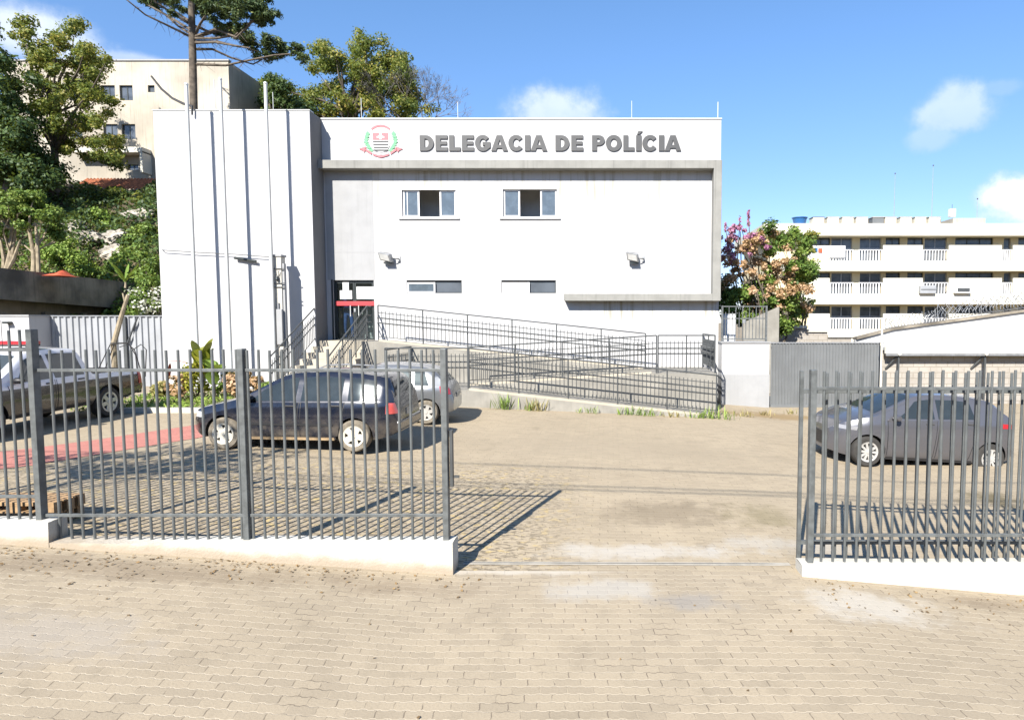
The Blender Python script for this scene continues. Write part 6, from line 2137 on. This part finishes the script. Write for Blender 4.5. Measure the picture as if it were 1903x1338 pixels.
bb = at(768, 270, 49)
b.tube([bb - Vector((0, 0, 3)), bb], [0.2, 0.17], 7)
for dx in (-0.55, -0.2, 0.25, 0.6):
    grow(bb, Vector((dx + 0.12, q.uniform(-.3, .3), 1)).normalized(), 1.62, 0.10, 1)
b.build('branches', M['twig'], bt, smooth=False, fix=False)
cl = jitter([(765, 190), (790, 200), (745, 200), (800, 212), (770, 212), (735, 215)], 3, 49.0, 1.0, 47, 8, 6, (7, 12))
P, N = cloud_pts(cl, 1000, 0.2)
leaves('sparse_foliage', P, 0.10, LEAF['olive'], bt, N=N)

# ---- bougainvillea right of the station
YV = 26.0
gr = jitter([(1405, 575), (1385, 545), (1355, 555), (1435, 570), (1480, 575), (1465, 560), (1410, 600), (1360, 590), (1365, 545), (1390, 560), (1420, 550), (1450, 560), (1470, 545), (1440, 590), (1465, 595), (1480, 520), (1500, 505), (1490, 470), (1480, 440), (1455, 455), (1430, 460), (1410, 520), (1440, 525), (1350, 570), (1375, 590), (1470, 490), (1505, 490), (1350, 530), (1455, 610), (1430, 430)], 4, YV, 0.8, 51, 7, 7, (8, 15))
pe = jitter([(1480, 530), (1420, 440), (1455, 480), (1372, 545), (1425, 520), (1490, 555), (1360, 495), (1385, 480), (1410, 490), (1440, 500), (1460, 510), (1400, 510), (1375, 515), (1430, 490), (1385, 450), (1410, 470), (1470, 525), (1395, 535), (1350, 505), (1365, 470), (1440, 545), (1400, 560)], 4, YV - 0.4, 0.7, 52, 15, 14, (4, 10))
pu = jitter([(1350, 445), (1360, 460), (1350, 475), (1375, 440), (1388, 425), (1392, 440), (1350, 490), (1368, 430), (1405, 450), (1395, 462), (1430, 452)], 3, YV - 0.4, 0.6, 53, 10, 9, (3, 8))
pu += [pc(1391, 415 - 7 * k, YV, 3.4 - 0.6 * k, 6) for k in range(4)] + [pc(1348, 428 - 6 * k, YV, 2.4 - .5 * k, 5) for k in range(3)] + [pc(1375, 415 - 5 * k, YV, 1.8, 5) for k in range(3)]
bg_t = thing('bougainvillea', 'large bougainvillea with purple, peach and green masses at the right corner of the station', 'bougainvillea', tuple(at(1420, 680, YV)))
for nm, cl, n, s_, lm in (('foliage', gr, 21000, 0.068, 'mid'), ('peach_bracts', pe, 7600, 0.056, 'peach'), ('purple_bracts', pu, 2300, 0.058, 'purple')):
    P, N = cloud_pts(cl, n, 0.2)
    leaves(nm, P, s_, LEAF[lm], bg_t, N=N, aspect=0.75 if lm != 'mid' else 0.55)
b = MB()
bs = at(1420, 690, YV)
limbs(b, bs, [c_[0] for c_ in (gr[::9] + pe[::12] + pu[-8:])], 0.06, 0.012, 6, seed=2)
b.build('trunk', M['bark'], bg_t, smooth=True)
cl = jitter([(1505, 440), (1488, 445), (1495, 460), (1440, 445), (1462, 435), (1490, 560), (1480, 600), (1498, 525), (1488, 490), (1492, 580)], 4, 29.0, 0.6, 55, 6, 5, (5, 10))
t_ = thing('shrub', 'thin olive shrub top showing before the top floor of the white apartment building', 'shrub', tuple(at(1490, 640, 29)))
P, N = cloud_pts(cl, 3000, 0.2)
leaves('foliage', P, 0.075, LEAF['olive'], t_, N=N)
b = MB()
limbs(b, at(1490, 660, 29), [c_[0] for c_ in cl[::6]], 0.04, 0.012, 5, seed=4)
b.build('stem', M['bark'], t_, smooth=True)

# ---- planted bed before the tower
kb = MB()
k0, k1, k2 = gp(215, 768), gp(425, 768), gp(560, 752)
kb.prism([(k0.x, k0.y, g(k0.x, k0.y) - .1), (k1.x, k1.y, g(k1.x, k1.y) - .1), (k1.x, k1.y, g(k1.x, k1.y) + .13), (k0.x, k0.y, g(k0.x, k0.y) + .13)], (0, 0.14, 0))
tag(kb.build('bed_kerb', M['kerb']), 'pale kerb edging the planted bed before the white tower', 'kerb')
P = []
q = np.random.default_rng(8)
for _ in range(3200):
    x, y = q.uniform(k0.x - 1.5, k1.x + 1.5), q.uniform(k0.y + 0.2, 18.6)
    P.append((x, y, g(x, y) + q.uniform(0.01, 0.12)))
tag(leaves('bed_grass', P, 0.075, LEAF['bright'], None, aspect=0.22, up=0.0), 'short yellow green grass in the planted bed before the tower', 'grass', kind='stuff')


def bedp(px_, py_, Y):
    p = at(px_, py_, Y)
    return (p.x, Y, g(p.x, Y))


blade_plant('banana_plant', 'yellow green broad leaved plant standing before the white tower', 'plant', bedp(378, 740, 17.6), 11, 0.80, 0.20, 'yellow', 0.45, 0.20, 5, stem_h=1.15, rise=(0.7, 1.6))
blade_plant('banana_plant', 'smaller mid green broad leaved plant just right of the yellow one', 'plant', bedp(398, 740, 17.4), 9, 0.70, 0.17, 'bright', 0.6, 0.3, 6, stem_h=0.85, rise=(0.5, 1.3))
for k, (px_, lm, lab, w, h) in enumerate(((335, 'peach', 'reddish leaved croton left of the broad leaved plants', .35, .75), (362, 'yellow', 'golden croton shrub below the broad leaved plants', .42, .9), (415, 'mid', 'round green shrub behind the bonnet of the estate car', .40, .75),
                                        (437, 'peach', 'pinkish flowering shrub left of the railing post', .32, .8), (468, 'peach', 'peach coloured shrub right of the railing post', .30, .75), (300, 'straw', 'low pinkish bush at the foot of the corrugated fence', .3, .55), (500, 'mid', 'low green shrub under the left stair railing', .4, .5))):
    w, h = w * 1.05, h * 1.0
    p = bedp(px_, 720, 17.3 + 0.25 * (k % 3))
    t_ = thing('bed_shrub', lab, 'shrub', p, 0, 'shrubs in the planted bed')
    cl = sub_clumps((p[0], p[1], p[2] + h * .6), (w, w, h * .45), 14, 0.4, .9, k)
    P, N = cloud_pts(cl, 620, 0.2)
    leaves('foliage', P, 0.06, LEAF[lm], t_, N=N)
    b = MB()
    limbs(b, p, [c_[0] for c_ in cl[:7]], 0.015, 0.005, 4, seed=k)
    b.build('stem', M['bark'], t_)
# orange fallen frond
o_ = at(335, 674, 17.9)
b = MB()
blade(b, tuple(at(310, 672, 17.9)), (1, 0.1, 0.15), 0.62, 0.05, 0.25)
blade(b, tuple(at(316, 676, 17.9)), (-.2, 0.1, -1), 0.5, 0.05, 0.0)
tag(b.build('dry_frond', M['orange'], None, fix=False), 'bent orange dry frond leaning against the base of the tower', 'frond')
# pruned pale sapling tied to a stake, with bent wire hoops
sp0 = bedp(214, 700, 17.8)
sap = thing('pruned_sapling', 'leaning pale sapling trunk with cut top before the corrugated fence', 'tree', sp0)
MB().tube([sp0, at(211, 640, 17.8), at(225, 590, 17.8), at(238, 548, 17.8)], [0.085, 0.075, 0.06, 0.045], 8).build('trunk', M['bark_pale'], sap, smooth=True)
MB().tube([at(233, 565, 17.8), at(228, 545, 17.8)], [0.03, 0.02], 6).build('branch_stub', M['bark_pale'], sap, smooth=True)
hp = thing('wire_trellis', 'bent black wire trellis hoops around a small plant before the corrugated fence', 'trellis', bedp(240, 700, 17.6))
b = MB()
for (pts) in ([(176, 700), (205, 640), (236, 638), (250, 650), (262, 690)], [(190, 700), (212, 640)], [(222, 645), (240, 640), (252, 660), (256, 700)], [(240, 655), (262, 640), (272, 650), (270, 700)], [(205, 638), (240, 637)]):
    b.tube([at(x, y, 17.6 + 0.1 * i) for i, (x, y) in enumerate(pts)], 0.014, 5)
b.build('hoops', M['black'], hp)
blade_plant('potted_plant', 'small yellowing plant growing inside the wire trellis', 'plant', bedp(228, 690, 17.7), 9, 0.3, 0.06, 'yellow', 0.6, 0.4, 11, stem_h=0.75)

# ---- weeds along the foot of the ramp
for k, (px_, n, h, w, lm) in enumerate(((942, 46, .42, .16, 'bright'), (1000, 40, .38, .13, 'straw'), (985, 20, .25, .10, 'bright'), (1090, 26, .22, .16, 'bright'), (1170, 44, .26, .28, 'bright'), (1205, 24, .22, .14, 'bright'), (1250, 26, .2, .18, 'straw'),
                                     (1300, 46, .28, .2, 'bright'), (1335, 34, .34, .2, 'bright'), (1372, 36, .22, .3, 'straw'), (1415, 26, .18, .09, 'straw'), (1460, 26, .16, .07, 'straw'))):
    zx = (px_ - CX) / 66.5
    yy = 17.08 if px_ < 1350 else 17.6 + (px_ - 1350) * 0.014
    zx = (px_ - CX) / F * yy * 1.03
    t_ = thing('weed_tuft', 'grass weed tuft growing along the foot of the ramp and the pillar wall', 'weed', (zx, yy, g(zx, yy)), 0, 'weed tufts at the foot of the ramp')
    q = random.Random(k)
    b = MB()
    for _ in range(n):
        a_ = q.uniform(0, 6.28)
        o_ = Vector((zx + q.gauss(0, w), yy - abs(q.gauss(0, .05)), g(zx, yy) - 0.01))
        blade(b, o_, (math.cos(a_) * .45, math.sin(a_) * .45 - .1, 1), 1.35 * h * q.uniform(.5, 1.1), 0.011, q.uniform(0, .35), 4)
    b.build('blades', LEAF[lm], t_, fix=False)

# ---- litter: dry leaves along the street side of the plinth, bits on the pavers
P = []
q = np.random.default_rng(12)
for _ in range(420):
    x = -1.2 - 6.3 * q.uniform() ** 0.6
    y = 6.58 - abs(q.normal(0, 0.28)) * (1.3 if x < -4.5 else .8)
    P.append((x, y, g(x, y) + 0.016))
for _ in range(120):
    x, y = q.uniform(2.2, 5.5), 6.5 - abs(q.normal(0, .35))
    P.append((x, y, g(x, y) + 0.016))
for _ in range(26):
    x, y = q.uniform(-5, 4), q.uniform(4.0, 6.3)
    P.append((x, y, g(x, y) + 0.016))
tag(leaves('leaf_litter', P, 0.017, LEAF['litter'], None, aspect=0.6, up=2.5), 'dry brown leaf litter scattered on the pavers along the white plinth', 'litter', kind='stuff')

# ================================================================== beyond the left of the view: street tree and power lines whose shade falls on the yard
cl = sub_clumps((-9.9, 3.85, 5.6), (2.1, 0.75, 1.0), 34, 0.30, .6, 77)
tree('street_tree', 'street tree on the pavement left of the driveway, shading the yard', 'tree', (-9.6, 4.0, g(-9.6, 4.0)), (-9.8, 3.9, 4.6), 0.10, cl, 1300, 0.085, 'mid', tips=10, seed=70)
pl = thing('power_line', 'power line wires along the street, their shadows crossing the yard', 'power line', (0, 2.5, 0))
for (ys_, h) in ((9.55, 6.9), (9.75, 7.15), (10.9, 7.6)):
    k = (h - (-.05)) / math.tan(SUN_EL)
    y0, x0 = ys_ - k * math.cos(SUN_AZ), 0
    MB().tube([(x, y0, h + 0.00012 * (x + 3) ** 2 * 4 - 0.02 * x) for x in range(-30, 31, 5)], 0.016, 5).build('wire', M['black'], pl)

# ================================================================== person behind the glass door
pp = at(649, 632, YW + 0.42)
def person(px0, y0, z0):
    J = {'pelvis': (0, 0, .93), 'waist': (0, 0, 1.08), 'chest': (0, 0, 1.30), 'neck': (0, 0, 1.46), 'head0': (0, -.01, 1.54), 'head1': (0, -.015, 1.64), 'head2': (0, -.01, 1.71),
         'hipL': (-.10, 0, .90), 'kneeL': (-.115, -.02, .50), 'ankL': (-.12, .02, .09), 'toeL': (-.14, -.14, .04), 'hipR': (.10, 0, .90), 'kneeR': (.12, -.04, .50), 'ankR': (.13, 0, .09), 'toeR': (.16, -.16, .04),
         'shL': (-.18, 0, 1.40), 'elL': (-.235, .02, 1.12), 'wrL': (-.22, -.10, .90), 'shR': (.18, 0, 1.40), 'elR': (.24, .01, 1.12), 'wrR': (.20, -.13, .93)}
    rad = {'pelvis': (.15, .11), 'waist': (.135, .10), 'chest': (.155, .11), 'neck': (.055, .055), 'head0': (.065, .075), 'head1': (.078, .095), 'head2': (.06, .07), 'hipL': (.085, .09), 'kneeL': (.062, .062), 'ankL': (.045, .045), 'toeL': (.04, .03),
           'hipR': (.085, .09), 'kneeR': (.062, .062), 'ankR': (.045, .045), 'toeR': (.04, .03), 'shL': (.062, .062), 'elL': (.045, .045), 'wrL': (.03, .03), 'shR': (.062, .062), 'elR': (.045, .045), 'wrR': (.03, .03)}
    E = [('pelvis', 'waist'), ('waist', 'chest'), ('chest', 'neck'), ('neck', 'head0'), ('head0', 'head1'), ('head1', 'head2'), ('pelvis', 'hipL'), ('hipL', 'kneeL'), ('kneeL', 'ankL'), ('ankL', 'toeL'), ('pelvis', 'hipR'), ('hipR', 'kneeR'), ('kneeR', 'ankR'), ('ankR', 'toeR'),
         ('chest', 'shL'), ('shL', 'elL'), ('elL', 'wrL'), ('chest', 'shR'), ('shR', 'elR'), ('elR', 'wrR')]
    for s_, sd_ in (('L', -1), ('R', 1)):
        w_ = Vector(J['wr' + s_])
        pa_ = w_ + Vector((0, -.03, -.075))
        J['palm' + s_], rad['palm' + s_] = tuple(pa_), (.032, .02)
        E.append(('wr' + s_, 'palm' + s_))
        for f in range(5):
            if f < 4: k1 = pa_ + Vector((sd_ * (f - 1.5) * .017, -.012, -.04)); k2 = k1 + Vector((0, -.012, -.035 + .004 * abs(f - 1)))
            else: k1 = w_ + Vector((-sd_ * .035, -.03, -.05)); k2 = k1 + Vector((-sd_ * .01, -.015, -.03))
            J[f'f{f}a{s_}'], J[f'f{f}b{s_}'] = tuple(k1), tuple(k2)
            rad[f'f{f}a{s_}'], rad[f'f{f}b{s_}'] = (.009, .009), (.008, .008)
            E += [(('palm' if f < 4 else 'wr') + s_, f'f{f}a{s_}'), (f'f{f}a{s_}', f'f{f}b{s_}')]
    names = list(J)
    me = bpy.data.meshes.new('person')
    me.from_pydata([J[n] for n in names], [(names.index(a), names.index(c)) for a, c in E], [])
    o = bpy.data.objects.new('person', me)
    link(o)
    o.modifiers.new('skin', 'SKIN')
    sk = me.skin_vertices[0].data
    for i, n in enumerate(names):
        sk[i].radius = rad[n]
        sk[i].use_root = (n == 'pelvis')
    sub = o.modifiers.new('sub', 'SUBSURF')
    sub.levels = sub.render_levels = 2
    bake(o)
    me = o.data
    me.materials.clear()
    for k in ('skin', 'shirt', 'jeans', 'black'): me.materials.append(M[k])
    for p in me.polygons:
        c = p.center
        p.use_smooth = True
        p.material_index = 2 if c.z < 0.97 and abs(c.x) < .20 and c.z > .10 and not (c.y < -.10 and c.z > .7) else 3 if c.z <= .10 else 1 if (c.z < 1.46 and not (c.z < 1.0 and abs(c.x) > .15)) else 0
    o.location = (px0, y0, z0)
    o.rotation_euler = (0, 0, R(12))
    b = MB()
    b.grid(lambda u, v: (.088 * math.sin(u * math.pi * 2) * math.cos(v * 1.45), .0 + .105 * math.cos(u * math.pi * 2) * math.cos(v * 1.45) + .012, 1.645 + .10 * math.sin(v * 1.45) + .02 * math.cos(u * 2 * math.pi)), 18, 6)
    b.build('hair', M['hair'], o, smooth=True, world=False)
    b = MB()
    for sx_ in (-1, 1):
        b.lathe([(.001, -.012), (.011, -.006), (.011, .006), (.001, .012)], 8, 'Y', (sx_ * .03, -.098, 1.632))
    b.build('eyes', M['black'], o, world=False)
    b = MB().prism([(-.014, -.095, 1.59), (.014, -.095, 1.59), (0, -.09, 1.635)], (0, -.03, 0))
    b.build('nose', M['skin'], o, smooth=True, world=False)
    MB().box(-.022, .022, -.098, -.088, 1.562, 1.568).build('mouth', M['lamp_red'], o, world=False)
    return tag(o, 'person in a purple top and blue jeans standing behind the glass door', 'person')


person(pp.x, pp.y, FLOOR + 0.002)
print('objects', len(bpy.data.objects))
